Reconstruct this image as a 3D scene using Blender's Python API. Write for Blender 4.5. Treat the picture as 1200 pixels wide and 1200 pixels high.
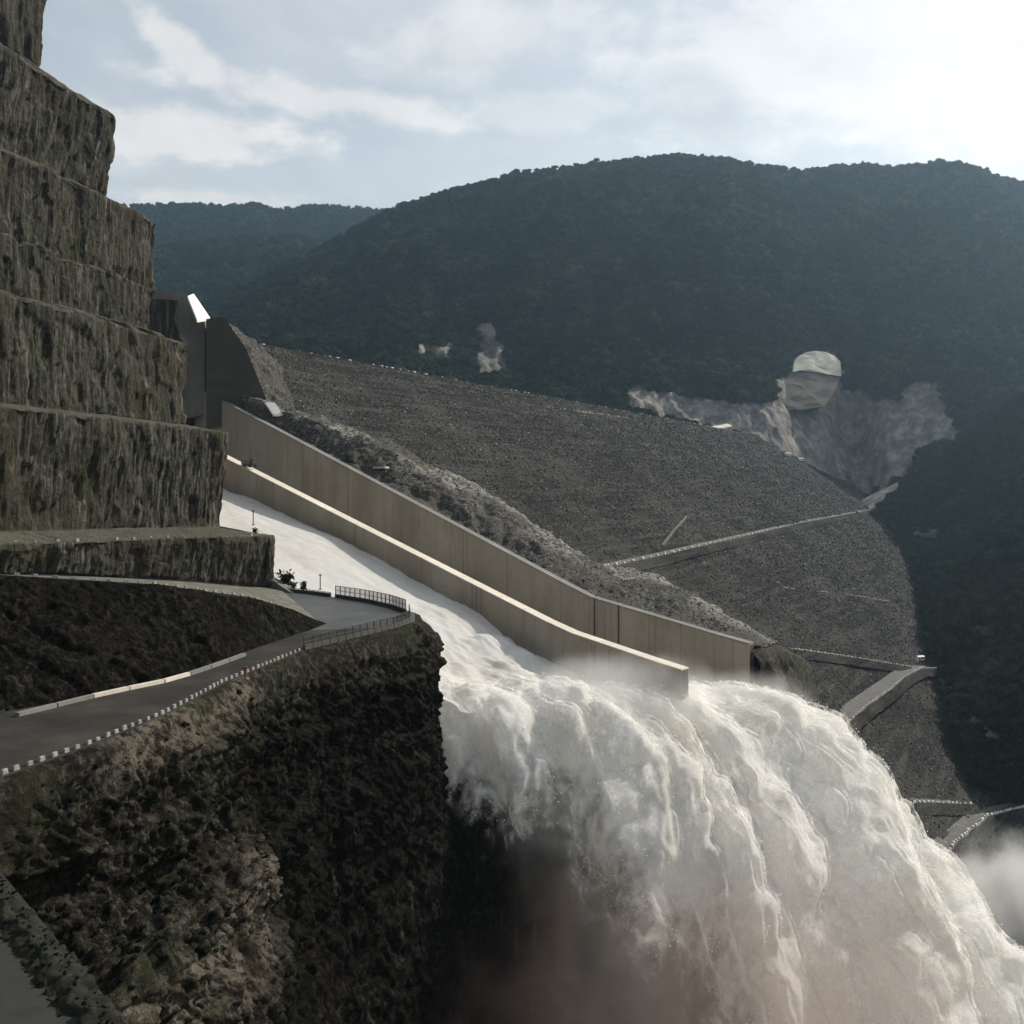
import bpy, math, random
import numpy as np
from mathutils import Vector
random.seed(7); rng = np.random.default_rng(7)
S = bpy.context.scene; C = S.collection
for o in list(bpy.data.objects): bpy.data.objects.remove(o)

# ------------------------------------------------------------------ camera (eye at the origin, level, lens shifted)
F = 1200.0; HY = 573.0            # focal length and horizon in photograph pixels
cam = bpy.data.cameras.new('camera'); camo = bpy.data.objects.new('camera', cam); C.objects.link(camo)
cam.sensor_width = 36; cam.lens = 36; cam.shift_y = -27/1200
cam.clip_start = 1; cam.clip_end = 20000
camo.location = (0, 0, 0); camo.rotation_euler = (math.radians(90), 0, 0)
S.camera = camo
# ------------------------------------------------------------------ light
SUN_AZ, SUN_EL = math.radians(60), math.radians(37)      # azimuth to the right of the view, elevation
sd = Vector((math.sin(SUN_AZ)*math.cos(SUN_EL), math.cos(SUN_AZ)*math.cos(SUN_EL), math.sin(SUN_EL)))
sun = bpy.data.lights.new('sun', 'SUN'); suno = bpy.data.objects.new('sun', sun); C.objects.link(suno)
sun.energy = 5.0; sun.angle = math.radians(1.0); sun.color = (1.0, 0.93, 0.82)
suno.rotation_euler = (-sd).to_track_quat('-Z', 'Y').to_euler()
W = bpy.data.worlds.new('World'); S.world = W; W.use_nodes = True
def build_world():
    nt = W.node_tree; N = nt.nodes; L = nt.links; N.clear()
    def n(t, **k):
        x = N.new(t)
        for a, b in k.items(): setattr(x, a, b)
        return x
    out = n('ShaderNodeOutputWorld'); bg = n('ShaderNodeBackground'); L.new(bg.outputs[0], out.inputs[0])
    bg.inputs[1].default_value = 0.10
    sky = n('ShaderNodeTexSky'); sky.sky_type = 'NISHITA'; sky.sun_disc = False
    sky.sun_elevation = SUN_EL; sky.sun_rotation = SUN_AZ
    sky.air_density = 1.0; sky.dust_density = 1.6; sky.ozone_density = 1.5; sky.altitude = 300
    tc = n('ShaderNodeTexCoord')
    sep = n('ShaderNodeSeparateXYZ'); L.new(tc.outputs['Generated'], sep.inputs[0])
    def m(op, a, b=None, c=None):
        x = n('ShaderNodeMath', operation=op)
        for i, v in enumerate((a, b, c)):
            if v is None: continue
            if isinstance(v, (int, float)): x.inputs[i].default_value = v
            else: L.new(v, x.inputs[i])
        return x.outputs[0]
    # cloud layer coordinates: direction projected on a flattened dome
    h = m('ADD', m('ABSOLUTE', sep.outputs[2]), 0.30)
    cx = m('DIVIDE', sep.outputs[0], h); cy = m('DIVIDE', sep.outputs[1], h)
    cmb = n('ShaderNodeCombineXYZ'); L.new(cx, cmb.inputs[0]); L.new(cy, cmb.inputs[1])
    nz = n('ShaderNodeTexNoise'); L.new(cmb.outputs[0], nz.inputs['Vector'])
    nz.inputs['Scale'].default_value = 1.6; nz.inputs['Detail'].default_value = 8; nz.inputs['Roughness'].default_value = 0.62
    nz.inputs['Distortion'].default_value = 0.35
    nf = n('ShaderNodeTexNoise'); L.new(cmb.outputs[0], nf.inputs['Vector'])
    nf.inputs['Scale'].default_value = 7.0; nf.inputs['Detail'].default_value = 7; nf.inputs['Roughness'].default_value = 0.6
    # some banks of cloud at fixed bearings, edges broken by the noise
    def bank(px, py, rx, ry, ang=0.0):
        a0 = (px-600)/F; b0 = (HY-py)/F
        yy = m('MAXIMUM', sep.outputs[1], 0.05)
        a = m('SUBTRACT', m('DIVIDE', sep.outputs[0], yy), a0); b = m('SUBTRACT', m('DIVIDE', sep.outputs[2], yy), b0)
        ca, sa = math.cos(ang), math.sin(ang)
        u = m('ADD', m('MULTIPLY', a, ca/(rx/F)), m('MULTIPLY', b, sa/(rx/F)))
        v = m('SUBTRACT', m('MULTIPLY', b, ca/(ry/F)), m('MULTIPLY', a, sa/(ry/F)))
        d = m('SQRT', m('ADD', m('MULTIPLY', u, u), m('MULTIPLY', v, v)))
        d = m('ADD', d, m('MULTIPLY', m('SUBTRACT', nf.outputs[0], 0.5), 2.6))
        x = n('ShaderNodeMapRange', interpolation_type='SMOOTHSTEP'); L.new(d, x.inputs[0])
        x.inputs[1].default_value = 1.15; x.inputs[2].default_value = 0.45
        return x.outputs[0]
    banks = None
    for b in CLOUD_BANKS:
        w = m('MULTIPLY', bank(*b[:5]), b[5]); banks = w if banks is None else m('MAXIMUM', banks, w)
    mr = n('ShaderNodeMapRange', interpolation_type='SMOOTHSTEP'); L.new(nz.outputs[0], mr.inputs[0])
    mr.inputs[1].default_value = 0.40; mr.inputs[2].default_value = 0.72; mr.inputs[4].default_value = 0.55
    cover = m('MINIMUM', m('ADD', m('ADD', m('MULTIPLY', mr.outputs[0], 0.7), 0.22), m('MULTIPLY', banks, .85)), 1.0)
    # cloud brightness follows the sky behind it, thicker parts greyer
    thick = n('ShaderNodeMapRange'); L.new(nf.outputs[0], thick.inputs[0])
    thick.inputs[1].default_value = 0.3; thick.inputs[2].default_value = 0.7
    thick.inputs[3].default_value = 1.1; thick.inputs[4].default_value = 0.92
    # sky dimmed where it would clip (a veil of thin cloud in front of the sun), then clouds over it
    gam = n('ShaderNodeGamma'); L.new(sky.outputs[0], gam.inputs[0]); gam.inputs[1].default_value = SKY_GAMMA
    base = n('ShaderNodeMix', data_type='RGBA', blend_type='MULTIPLY'); base.inputs[0].default_value = 1
    L.new(gam.outputs[0], base.inputs[6]); base.inputs[7].default_value = SKY_TINT
    bw = n('ShaderNodeRGBToBW'); L.new(base.outputs[2], bw.inputs[0])
    lum = m('MULTIPLY', m('ADD', m('MULTIPLY', bw.outputs[0], 0.55), CLOUD_L), thick.outputs[0])
    cc = n('ShaderNodeCombineColor'); L.new(lum, cc.inputs[0]); L.new(lum, cc.inputs[1]); L.new(lum, cc.inputs[2])
    ct = n('ShaderNodeMix', data_type='RGBA', blend_type='MULTIPLY'); ct.inputs[0].default_value = 1
    L.new(cc.outputs[0], ct.inputs[6]); ct.inputs[7].default_value = (1.0, 0.985, 0.97, 1)
    mx = n('ShaderNodeMix', data_type='RGBA'); L.new(cover, mx.inputs[0]); L.new(base.outputs[2], mx.inputs[6]); L.new(ct.outputs[2], mx.inputs[7])
    g = bank(825, 120, 70, 42, -0.5)
    dk = n('ShaderNodeMix', data_type='RGBA', blend_type='MULTIPLY'); L.new(m('MULTIPLY', g, 0.5), dk.inputs[0])
    L.new(mx.outputs[2], dk.inputs[6]); dk.inputs[7].default_value = (0.62, 0.66, 0.72, 1)
    L.new(dk.outputs[2], bg.inputs[0])
SKY_GAMMA = 0.70; SKY_TINT = (2.35, 2.1, 1.78, 1); CLOUD_L = 4.6
CLOUD_BANKS = [(215, 60, 95, 26, -0.75, .8), (400, 118, 190, 26, -0.16, .75), (210, 158, 170, 36, -0.05, .9), (240, 232, 110, 18, -0.02, .6),
               (560, 50, 160, 50, 0.2, .45), (980, 60, 300, 130, 0.0, .7), (1150, 120, 220, 90, 0.1, .8), (640, 130, 120, 30, .1, .4)]
build_world()
S.view_settings.view_transform = 'Standard'; S.view_settings.look = 'None'
S.view_settings.gamma = 1; S.view_settings.use_curve_mapping = False
S.view_settings.exposure = 0.32
S.render.engine = 'CYCLES'
S.cycles.max_bounces = 8; S.cycles.transparent_max_bounces = 24; S.cycles.volume_bounces = 1

# ------------------------------------------------------------------ noise in numpy
LAT = rng.random((64, 64, 64)).astype(np.float32)*2-1
def vn(x, y, z):
    x = np.asarray(x, np.float32); y = np.asarray(y, np.float32); z = np.asarray(z, np.float32)
    x, y, z = np.broadcast_arrays(x, y, z)
    xi = np.floor(x).astype(np.int32); yi = np.floor(y).astype(np.int32); zi = np.floor(z).astype(np.int32)
    fx = x-xi; fy = y-yi; fz = z-zi
    fx = fx*fx*(3-2*fx); fy = fy*fy*(3-2*fy); fz = fz*fz*(3-2*fz)
    x0 = xi & 63; x1 = (xi+1) & 63; y0 = yi & 63; y1 = (yi+1) & 63; z0 = zi & 63; z1 = (zi+1) & 63
    a = LAT[x0, y0, z0]*(1-fx)+LAT[x1, y0, z0]*fx; b = LAT[x0, y1, z0]*(1-fx)+LAT[x1, y1, z0]*fx
    c = LAT[x0, y0, z1]*(1-fx)+LAT[x1, y0, z1]*fx; d = LAT[x0, y1, z1]*(1-fx)+LAT[x1, y1, z1]*fx
    return (a*(1-fy)+b*fy)*(1-fz)+(c*(1-fy)+d*fy)*fz
def fbm(x, y, z, o=5, g=0.5, l=2.03):
    s = 0; a = 1; t = 0
    for i in range(o):
        s = s+a*vn(x+17.3*i, y+5.1*i, z+9.7*i); t += a; a *= g; x = x*l; y = y*l; z = z*l
    return s/t
def billow(x, y, z, o=5, g=0.5):
    s = 0; a = 1; t = 0
    for i in range(o):
        s = s+a*(np.abs(vn(x+11.3*i, y+7.7*i, z+3.1*i))*2-0.6); t += a; a *= g; x = x*2.07; y = y*2.07; z = z*2.07
    return s/t
def sm(x, a, b):
    t = np.clip((x-a)/(b-a), 0, 1); return t*t*(3-2*t)

# ------------------------------------------------------------------ object helpers
def tag(o, label=None, cat=None, group=None, kind=None):
    if label: o['label'] = label
    if cat: o['category'] = cat
    if group: o['group'] = group
    if kind: o['kind'] = kind
    return o
def empty(name, loc, label, cat, group=None):
    o = bpy.data.objects.new(name, None); C.objects.link(o); o.location = loc
    o.empty_display_size = 1
    return tag(o, label, cat, group)
def link(name, me, mats=None, parent=None, smooth=False):
    if mats is not None and len(me.materials) == 0:
        for mm in (mats if isinstance(mats, (list, tuple)) else [mats]): me.materials.append(mm)
    if smooth: me.shade_smooth()
    o = bpy.data.objects.new(name, me); C.objects.link(o)
    if parent is not None:
        o.parent = parent; o.location = -parent.location if parent.type == 'EMPTY' else (0, 0, 0)
    return o
def mesh(name, v, f, attrs=None):
    me = bpy.data.meshes.new(name); v = np.asarray(v, np.float32)
    if isinstance(f, np.ndarray):
        k = f.shape[1]; me.vertices.add(len(v)); me.vertices.foreach_set('co', v.ravel())
        me.loops.add(f.size); me.loops.foreach_set('vertex_index', f.ravel().astype(np.int32))
        me.polygons.add(len(f)); me.polygons.foreach_set('loop_start', np.arange(0, f.size, k, dtype=np.int32))
        me.update(calc_edges=True)
    else: me.from_pydata([tuple(map(float, q)) for q in v], [], f); me.update()
    for nm, a in (attrs or {}).items():
        at = me.attributes.new(nm, 'FLOAT', 'POINT'); at.data.foreach_set('value', np.asarray(a, np.float32).ravel())
    return me
def gridfaces(r, c, close=False):
    i = np.arange(r-1)[:, None]*c+np.arange(c-1)[None, :]
    return np.stack([i, i+1, i+1+c, i+c], -1).reshape(-1, 4)
def gridmesh(name, P, attrs=None, flip=False):
    r, c = P.shape[:2]; f = gridfaces(r, c)
    if flip: f = f[:, ::-1].copy()
    return mesh(name, P.reshape(-1, 3), f, attrs)
def gnormals(P):
    du = np.gradient(P, axis=1); dv = np.gradient(P, axis=0)
    n = np.cross(du, dv); return n/(np.linalg.norm(n, axis=2, keepdims=True)+1e-9)
def resample(pts, n, seglens=None):
    p = np.array(pts, float); d = np.r_[0, np.cumsum(np.linalg.norm(np.diff(p, axis=0), axis=1))]
    t = np.linspace(0, d[-1], n); return np.stack([np.interp(t, d, p[:, k]) for k in range(p.shape[1])], 1)
def stations(pts, frac):       # resample polyline at given index-space parameters (all rows share the same key count)
    p = np.array(pts, float); k = np.arange(len(p)); return np.stack([np.interp(frac, k, p[:, j]) for j in range(p.shape[1])], 1)
def loftrows(rows, nper, cols):
    """rows: list of polylines with the same number of keys; nper: rows per interval; cols: samples per key interval"""
    K = len(rows[0]); fr = np.concatenate([np.linspace(i, i+1, c, endpoint=False) for i, c in enumerate(cols)]+[[K-1]])
    R = [stations(r, fr) for r in rows]; out = []
    for i in range(len(R)-1):
        for t in np.linspace(0, 1, nper[i], endpoint=False): out.append(R[i]*(1-t)+R[i+1]*t)
    out.append(R[-1]); return np.array(out)
def at(px, py, Y): return np.array([(px-600)/F*Y, Y, (HY-py)/F*Y])
def proj(P): return 600+F*P[..., 0]/P[..., 1], HY-F*P[..., 2]/P[..., 1]
def inpoly(x, y, poly):
    r = np.zeros(np.shape(x), bool); n = len(poly)
    for i in range(n):
        x1, y1 = poly[i]; x2, y2 = poly[(i+1) % n]
        if y1 == y2: continue
        c = ((y1 > y) != (y2 > y)) & (x < (x2-x1)*(y-y1)/(y2-y1)+x1); r ^= c
    return r
def boxmesh(name, sx, sy, sz, bev=0.0, top=1.0):
    """box on z=0, optional taper towards the top and bevelled edges"""
    import bmesh
    bm = bmesh.new(); bmesh.ops.create_cube(bm, size=1)
    for v in bm.verts:
        k = top if v.co.z > 0 else 1.0
        v.co = Vector((v.co.x*sx*k, v.co.y*sy*(k if top != 1 else 1), (v.co.z+.5)*sz))
    if bev > 0: bmesh.ops.bevel(bm, geom=bm.edges[:], offset=bev, segments=1, affect='EDGES')
    me = bpy.data.meshes.new(name); bm.to_mesh(me); bm.free(); return me
def prism(name, pts, z0, z1):
    n = len(pts); z0 = np.broadcast_to(z0, n); z1 = np.broadcast_to(z1, n)
    v = [(p[0], p[1], a) for p, a in zip(pts, z0)]+[(p[0], p[1], a) for p, a in zip(pts, z1)]
    f = [tuple(range(n-1, -1, -1)), tuple(range(n, 2*n))]+[(i, (i+1) % n, (i+1) % n+n, i+n) for i in range(n)]
    me = mesh(name, v, f); return me
def boxes_mesh(name, items):
    """items: (p0, p1, width, height) bars between two points, joined"""
    V = []; Fc = []
    for p0, p1, w, h in items:
        p0 = np.array(p0, float); p1 = np.array(p1, float); d = p1-p0; d /= np.linalg.norm(d)+1e-9
        up = np.array([0, 0, 1.0]) if abs(d[2]) < .9 else np.array([1.0, 0, 0])
        s = np.cross(d, up); s /= np.linalg.norm(s); u = np.cross(s, d); b = len(V)
        for p in (p0, p1):
            for a, c in ((-1, -1), (1, -1), (1, 1), (-1, 1)): V.append(p+s*a*w/2+u*c*h/2)
        Fc += [(b, b+1, b+2, b+3), (b+7, b+6, b+5, b+4)]+[(b+i, b+4+i, b+4+(i+1) % 4, b+(i+1) % 4) for i in range(4)]
    return mesh(name, V, Fc)

# ------------------------------------------------------------------ materials
def mat(name):
    m = bpy.data.materials.new(name); m.use_nodes = True; m.node_tree.nodes.clear(); return m, NB(m.node_tree)
class NB:
    def __init__(s, nt): s.nt = nt
    def n(s, t, **k):
        x = s.nt.nodes.new(t)
        for a, b in k.items(): setattr(x, a, b)
        return x
    def l(s, a, b): s.nt.links.new(a, b)
    def pos(s, scale=(1, 1, 1)):
        g = s.n('ShaderNodeNewGeometry'); mp = s.n('ShaderNodeMapping'); s.l(g.outputs['Position'], mp.inputs[0])
        mp.inputs['Scale'].default_value = scale; return mp.outputs[0]
    def noise(s, v, sc, det=5, ro=.55, dist=0):
        x = s.n('ShaderNodeTexNoise'); s.l(v, x.inputs['Vector']); x.inputs['Scale'].default_value = sc
        x.inputs['Detail'].default_value = det; x.inputs['Roughness'].default_value = ro; x.inputs['Distortion'].default_value = dist
        return x.outputs[0]
    def voro(s, v, sc, feat='F1', out='Distance'):
        x = s.n('ShaderNodeTexVoronoi', feature=feat); s.l(v, x.inputs['Vector']); x.inputs['Scale'].default_value = sc; return x.outputs[out]
    def ramp(s, f, stops):
        x = s.n('ShaderNodeValToRGB'); s.l(f, x.inputs[0]); e = x.color_ramp.elements
        while len(e) < len(stops): e.new(0.5)
        for q, (p, c) in zip(e, stops): q.position = p; q.color = (*c, 1) if len(c) == 3 else c
        return x.outputs[0]
    def mix(s, f, a, b, mode='MIX'):
        x = s.n('ShaderNodeMix', data_type='RGBA', blend_type=mode)
        for v, i in ((f, 0), (a, 6), (b, 7)):
            if isinstance(v, (int, float)): x.inputs[i].default_value = v
            elif isinstance(v, tuple): x.inputs[i].default_value = (*v, 1)
            else: s.l(v, x.inputs[i])
        return x.outputs[2]
    def m(s, op, a, b=None):
        x = s.n('ShaderNodeMath', operation=op)
        for i, v in enumerate((a, b)):
            if v is None: continue
            if isinstance(v, (int, float)): x.inputs[i].default_value = v
            else: s.l(v, x.inputs[i])
        return x.outputs[0]
    def mr(s, v, a, b, c=0., d=1., smooth=True):
        x = s.n('ShaderNodeMapRange', interpolation_type='SMOOTHSTEP' if smooth else 'LINEAR'); s.l(v, x.inputs[0])
        for i, q in enumerate((a, b, c, d)): x.inputs[i+1].default_value = q
        return x.outputs[0]
    def attr(s, nm): x = s.n('ShaderNodeAttribute', attribute_name=nm); return x.outputs['Fac']
    def bump(s, h, dist, strength=1.0, nrm=None):
        x = s.n('ShaderNodeBump'); s.l(h, x.inputs['Height']); x.inputs['Distance'].default_value = dist
        x.inputs['Strength'].default_value = strength
        if nrm is not None: s.l(nrm, x.inputs['Normal'])
        return x.outputs[0]
    def out(s, sh, vol=False):
        o = s.n('ShaderNodeOutputMaterial'); s.l(sh, o.inputs[1 if vol else 0])
    def bsdf(s, col, rough=.9, nrm=None, spec=.25):
        x = s.n('ShaderNodeBsdfPrincipled')
        if isinstance(col, tuple): x.inputs['Base Color'].default_value = (*col, 1)
        else: s.l(col, x.inputs['Base Color'])
        if isinstance(rough, (int, float)): x.inputs['Roughness'].default_value = rough
        else: s.l(rough, x.inputs['Roughness'])
        x.inputs['Specular IOR Level'].default_value = spec
        if nrm is not None: s.l(nrm, x.inputs['Normal'])
        return x.outputs[0]
def rock_mat(name, dark, mid, light, green=0.25, streak=True, brown=(.17, .115, .07)):
    m, b = mat(name); p = b.pos()
    st = b.noise(b.pos((.55, .55, .05)), 1.0, 8, .62, .3)       # drill and seep streaks down the face
    st2 = b.noise(b.pos((2.2, 2.2, .22)), 1.0, 6, .6, .2)
    bg = b.noise(p, .05, 6, .6); fine = b.noise(p, .9, 8, .7)
    mixv = b.m('ADD', b.m('MULTIPLY', st, .45 if streak else .1), b.m('ADD', b.m('MULTIPLY', st2, .25 if streak else .1), b.m('MULTIPLY', fine, .3 if streak else .8)))
    c = b.ramp(mixv, [(.40, dark), (.5, mid), (.60, light)])
    c = b.mix(b.mr(bg, .42, .62, 0, .85), c, b.mix(.65, c, brown))
    w_ = b.m('MULTIPLY', b.attr('painted_shade'), b.mr(b.noise(p, .09, 6, .6), .25, .6, .75, 1)); c = b.mix(w_, c, b.mix(1.0, c, (.26, .25, .24), 'MULTIPLY'))  # painted shade: the attribute multiplies the rock colour darker, made patchy by noise
    g = b.mr(b.noise(b.pos((1, 1, .5)), .08, 7, .65), .5, .62, 0, green)
    c = b.mix(b.m('MULTIPLY', g, b.m('SUBTRACT', 1., b.m('MULTIPLY', b.attr('painted_shade'), .85))), c, (.03, .036, .017))
    pale = b.m('MAXIMUM', b.mr(b.noise(b.pos((.5, .5, .03)), 1.3, 4, .5, .4), .60, .72, 0, .6 if streak else .2), b.m('MULTIPLY', b.attr('pale'), b.mr(b.noise(p, .7, 7, .7), .42, .58)))
    c = b.mix(pale, c, tuple(min(1, q*1.7) for q in light))
    h = b.m('ADD', b.m('MULTIPLY', fine, 1.0), b.m('ADD', b.m('MULTIPLY', st2, .6), b.m('MULTIPLY', b.noise(p, 4, 5, .7), .25)))
    nr = b.bump(h, 1.1, .9)
    b.out(b.bsdf(c, .95, nr, .04)); return m
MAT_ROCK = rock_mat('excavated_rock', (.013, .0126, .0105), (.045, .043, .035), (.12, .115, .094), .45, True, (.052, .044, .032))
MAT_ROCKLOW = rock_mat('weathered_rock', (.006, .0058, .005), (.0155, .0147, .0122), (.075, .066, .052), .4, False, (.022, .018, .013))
MAT_SPOIL = rock_mat('spoil_rock', (.02, .0195, .018), (.06, .058, .053), (.17, .163, .148), .12, False, (.085, .077, .064))

def simple(name, stops, sc, rough=.85, bs=0, scale=(1, 1, 1), det=6, ro=.6, spec=.3):
    m, b = mat(name); v = b.pos(scale); f = b.noise(v, sc, det, ro)
    c = b.ramp(f, stops); nr = b.bump(f, bs) if bs else None
    b.out(b.bsdf(c, rough, nr, spec)); return m
def concrete(name, base, stain, light, streakamt=.7, bumpd=.05):
    m, b = mat(name); p = b.pos()
    st = b.noise(b.pos((.09, .09, .035)), 1.0, 8, .68); bl = b.noise(p, .06, 5, .6); fi = b.noise(p, 1.2, 6, .6)
    oi = b.n('ShaderNodeObjectInfo')
    c = b.mix(b.mr(st, .4, .68, 0, streakamt), base, stain)
    c = b.mix(b.mr(bl, .45, .65, 0, .5), c, light)
    c = b.mix(b.mr(b.noise(b.pos((.5, .5, .02)), 1.0, 5, .6), .55, .68, 0, .45), c, tuple(q*.5 for q in stain))
    c = b.mix(b.mr(oi.outputs['Random'], 0, 1, 0, .55, False), c, tuple(q*.72 for q in base))
    c = b.mix(b.mr(fi, .35, .7, 0, .25), c, tuple(q*.5 for q in base))
    b.out(b.bsdf(c, .8, b.bump(fi, bumpd), .3)); return m
MAT_WALL = concrete('stained_concrete', (.30, .265, .21), (.16, .128, .09), (.35, .325, .275), .6)
MAT_COPE = concrete('pale_concrete', (.58, .53, .45), (.42, .37, .30), (.62, .59, .54), .5)
MAT_GREY = concrete('grey_concrete', (.17, .167, .155), (.10, .096, .086), (.22, .215, .20))
MAT_DARKC = concrete('dark_concrete', (.055, .053, .045), (.03, .029, .024), (.075, .072, .062))
MAT_PLAT = concrete('dark_slab', (.022, .024, .020), (.013, .016, .011), (.033, .035, .030))
MAT_BLOCK = simple('barrier_white', [(.3, (.10, .098, .088)), (.6, (.23, .222, .20))], 2.0)
MAT_ROAD = simple('road_surface', [(.3, (.014, .013, .011)), (.5, (.025, .0235, .02)), (.7, (.045, .042, .036))], .12, .85, .03, (1, 1, 1), 8, .65, .15)
MAT_WET = simple('wet_road', [(.3, (.028, .03, .029)), (.55, (.05, .052, .05)), (.7, (.08, .08, .075))], .1, .5, .03, (1, 1, 1), 8, .65, .4)
MAT_GRAVEL = simple('haul_road_gravel', [(.3, (.04, .038, .034)), (.5, (.075, .072, .066)), (.7, (.15, .143, .13))], .5, .95, .2, (1, 1, 1), 8, .7)
MAT_LEDGE = simple('ledge_dust', [(.32, (.035, .033, .026)), (.5, (.085, .08, .064)), (.68, (.2, .19, .155))], .35, .95, .2, (1, 1, 1), 8, .7)
MAT_METAL = simple('dull_steel', [(.3, (.03, .028, .026)), (.6, (.06, .056, .052))], 3, .7)
MAT_RUST = simple('rusty_red_paint', [(.3, (.07, .022, .012)), (.6, (.14, .045, .025))], 5, .6)
MAT_WHITE = simple('white_paint', [(.3, (.62, .61, .58)), (.6, (.8, .79, .76))], 2, .6)
MAT_CABROOF = simple('metal_roof', [(.3, (.3, .32, .33)), (.6, (.55, .56, .56))], 2, .5)
MAT_GLASS = simple('dark_glass', [(.3, (.02, .025, .03)), (.6, (.04, .045, .05))], 1, .15)
MAT_TYRE = simple('rubber', [(.3, (.02, .02, .02)), (.6, (.04, .04, .04))], 3, .9)
MAT_BARK = simple('bark', [(.3, (.06, .05, .04)), (.6, (.13, .11, .09))], 3, .95)
MAT_GRASS = simple('mossy_verge', [(.35, (.004, .005, .0025)), (.5, (.009, .0105, .005)), (.68, (.024, .024, .013))], .8, .95, .3, (1, 1, 1), 8, .7)
def foliage(name, stops):
    m, b = mat(name); oi = b.n('ShaderNodeObjectInfo'); f = b.noise(b.pos(), .35, 3, .6); big = b.mr(b.noise(b.pos(), .011, 6, .65), .36, .64, -.22, .26)
    v = b.m('ADD', b.m('ADD', b.m('MULTIPLY', oi.outputs['Random'], .45), big), b.m('MULTIPLY', f, .45))
    c = b.ramp(v, stops)
    d = b.n('ShaderNodeBsdfDiffuse'); b.l(c, d.inputs[0]); t = b.n('ShaderNodeBsdfTranslucent'); b.l(c, t.inputs[0])
    x = b.n('ShaderNodeMixShader'); x.inputs[0].default_value = .22; b.l(d.outputs[0], x.inputs[1]); b.l(t.outputs[0], x.inputs[2])
    b.out(x.outputs[0]); return m
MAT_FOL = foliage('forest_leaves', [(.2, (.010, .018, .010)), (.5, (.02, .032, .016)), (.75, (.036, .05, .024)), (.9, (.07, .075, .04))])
MAT_FOLD = foliage('dark_leaves', [(.2, (.010, .016, .009)), (.6, (.018, .027, .014)), (.92, (.04, .05, .024))])  # darker green for the hillside forest, scrub, weeds and shrubs

# ------------------------------------------------------------------ geometry nodes: instances of small meshes on points ('stuff')
def scatter(name, P, scale, sources, label, cat=None, parent=None, N=None, tilt=0.0):
    me = bpy.data.meshes.new(name); me.vertices.add(len(P)); me.vertices.foreach_set('co', np.asarray(P, np.float32).ravel())
    k = len(P)
    a = me.attributes.new('sc', 'FLOAT_VECTOR', 'POINT'); a.data.foreach_set('vector', np.asarray(scale, np.float32).ravel())
    r = np.zeros((k, 3), np.float32); r[:, 2] = rng.random(k)*6.283
    if tilt: r[:, 0] = (rng.random(k)-.5)*tilt; r[:, 1] = (rng.random(k)-.5)*tilt
    a = me.attributes.new('rt', 'FLOAT_VECTOR', 'POINT'); a.data.foreach_set('vector', r.ravel())
    a = me.attributes.new('ix', 'INT', 'POINT'); a.data.foreach_set('value', rng.integers(0, len(sources), k).astype(np.int32))
    o = bpy.data.objects.new(name, me); C.objects.link(o)
    if parent is not None: o.parent = parent; o.location = -parent.location
    tag(o, label, cat, None, 'stuff')
    ng = bpy.data.node_groups.new(name+'_nodes', 'GeometryNodeTree')
    ng.interface.new_socket('Geometry', in_out='INPUT', socket_type='NodeSocketGeometry'); ng.interface.new_socket('Geometry', in_out='OUTPUT', socket_type='NodeSocketGeometry')
    n = ng.nodes; gi = n.new('NodeGroupInput'); go = n.new('NodeGroupOutput')
    ip = n.new('GeometryNodeInstanceOnPoints'); ng.links.new(gi.outputs[0], ip.inputs['Points'])
    ci = n.new('GeometryNodeCollectionInfo'); ci.inputs['Collection'].default_value = sources_coll(name, sources)
    ci.inputs['Separate Children'].default_value = True; ci.inputs['Reset Children'].default_value = True
    ng.links.new(ci.outputs[0], ip.inputs['Instance']); ip.inputs['Pick Instance'].default_value = True
    def na(nm, ty):
        x = n.new('GeometryNodeInputNamedAttribute'); x.data_type = ty; x.inputs[0].default_value = nm; return x.outputs[0]
    ng.links.new(na('ix', 'INT'), ip.inputs['Instance Index']); ng.links.new(na('sc', 'FLOAT_VECTOR'), ip.inputs['Scale'])
    e2r = n.new('FunctionNodeEulerToRotation'); ng.links.new(na('rt', 'FLOAT_VECTOR'), e2r.inputs[0]); ng.links.new(e2r.outputs[0], ip.inputs['Rotation'])
    ng.links.new(ip.outputs[0], go.inputs[0])
    md = o.modifiers.new('scatter', 'NODES'); md.node_group = ng
    return o
def sources_coll(nm, meshes):
    c = bpy.data.collections.new(nm+'_source')
    for i, me in enumerate(meshes):
        o = bpy.data.objects.new('%s_source_%d' % (nm, i), me); c.objects.link(o)
    return c
def ico(sub):
    import bmesh
    bm = bmesh.new(); bmesh.ops.create_icosphere(bm, subdivisions=sub, radius=1)
    v = np.array([q.co[:] for q in bm.verts]); f = np.array([[q.index for q in fc.verts] for fc in bm.faces]); bm.free(); return v, f
def rock_mesh(seed, m):
    r = np.random.default_rng(seed); v, f = ico(1)
    v = v*(1+.35*(r.random((len(v), 1))-.5))*np.array([1, .8+.4*r.random(), .6+.3*r.random()])
    me = mesh('rock', v, f.astype(np.int32)); me.materials.append(m); return me
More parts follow.
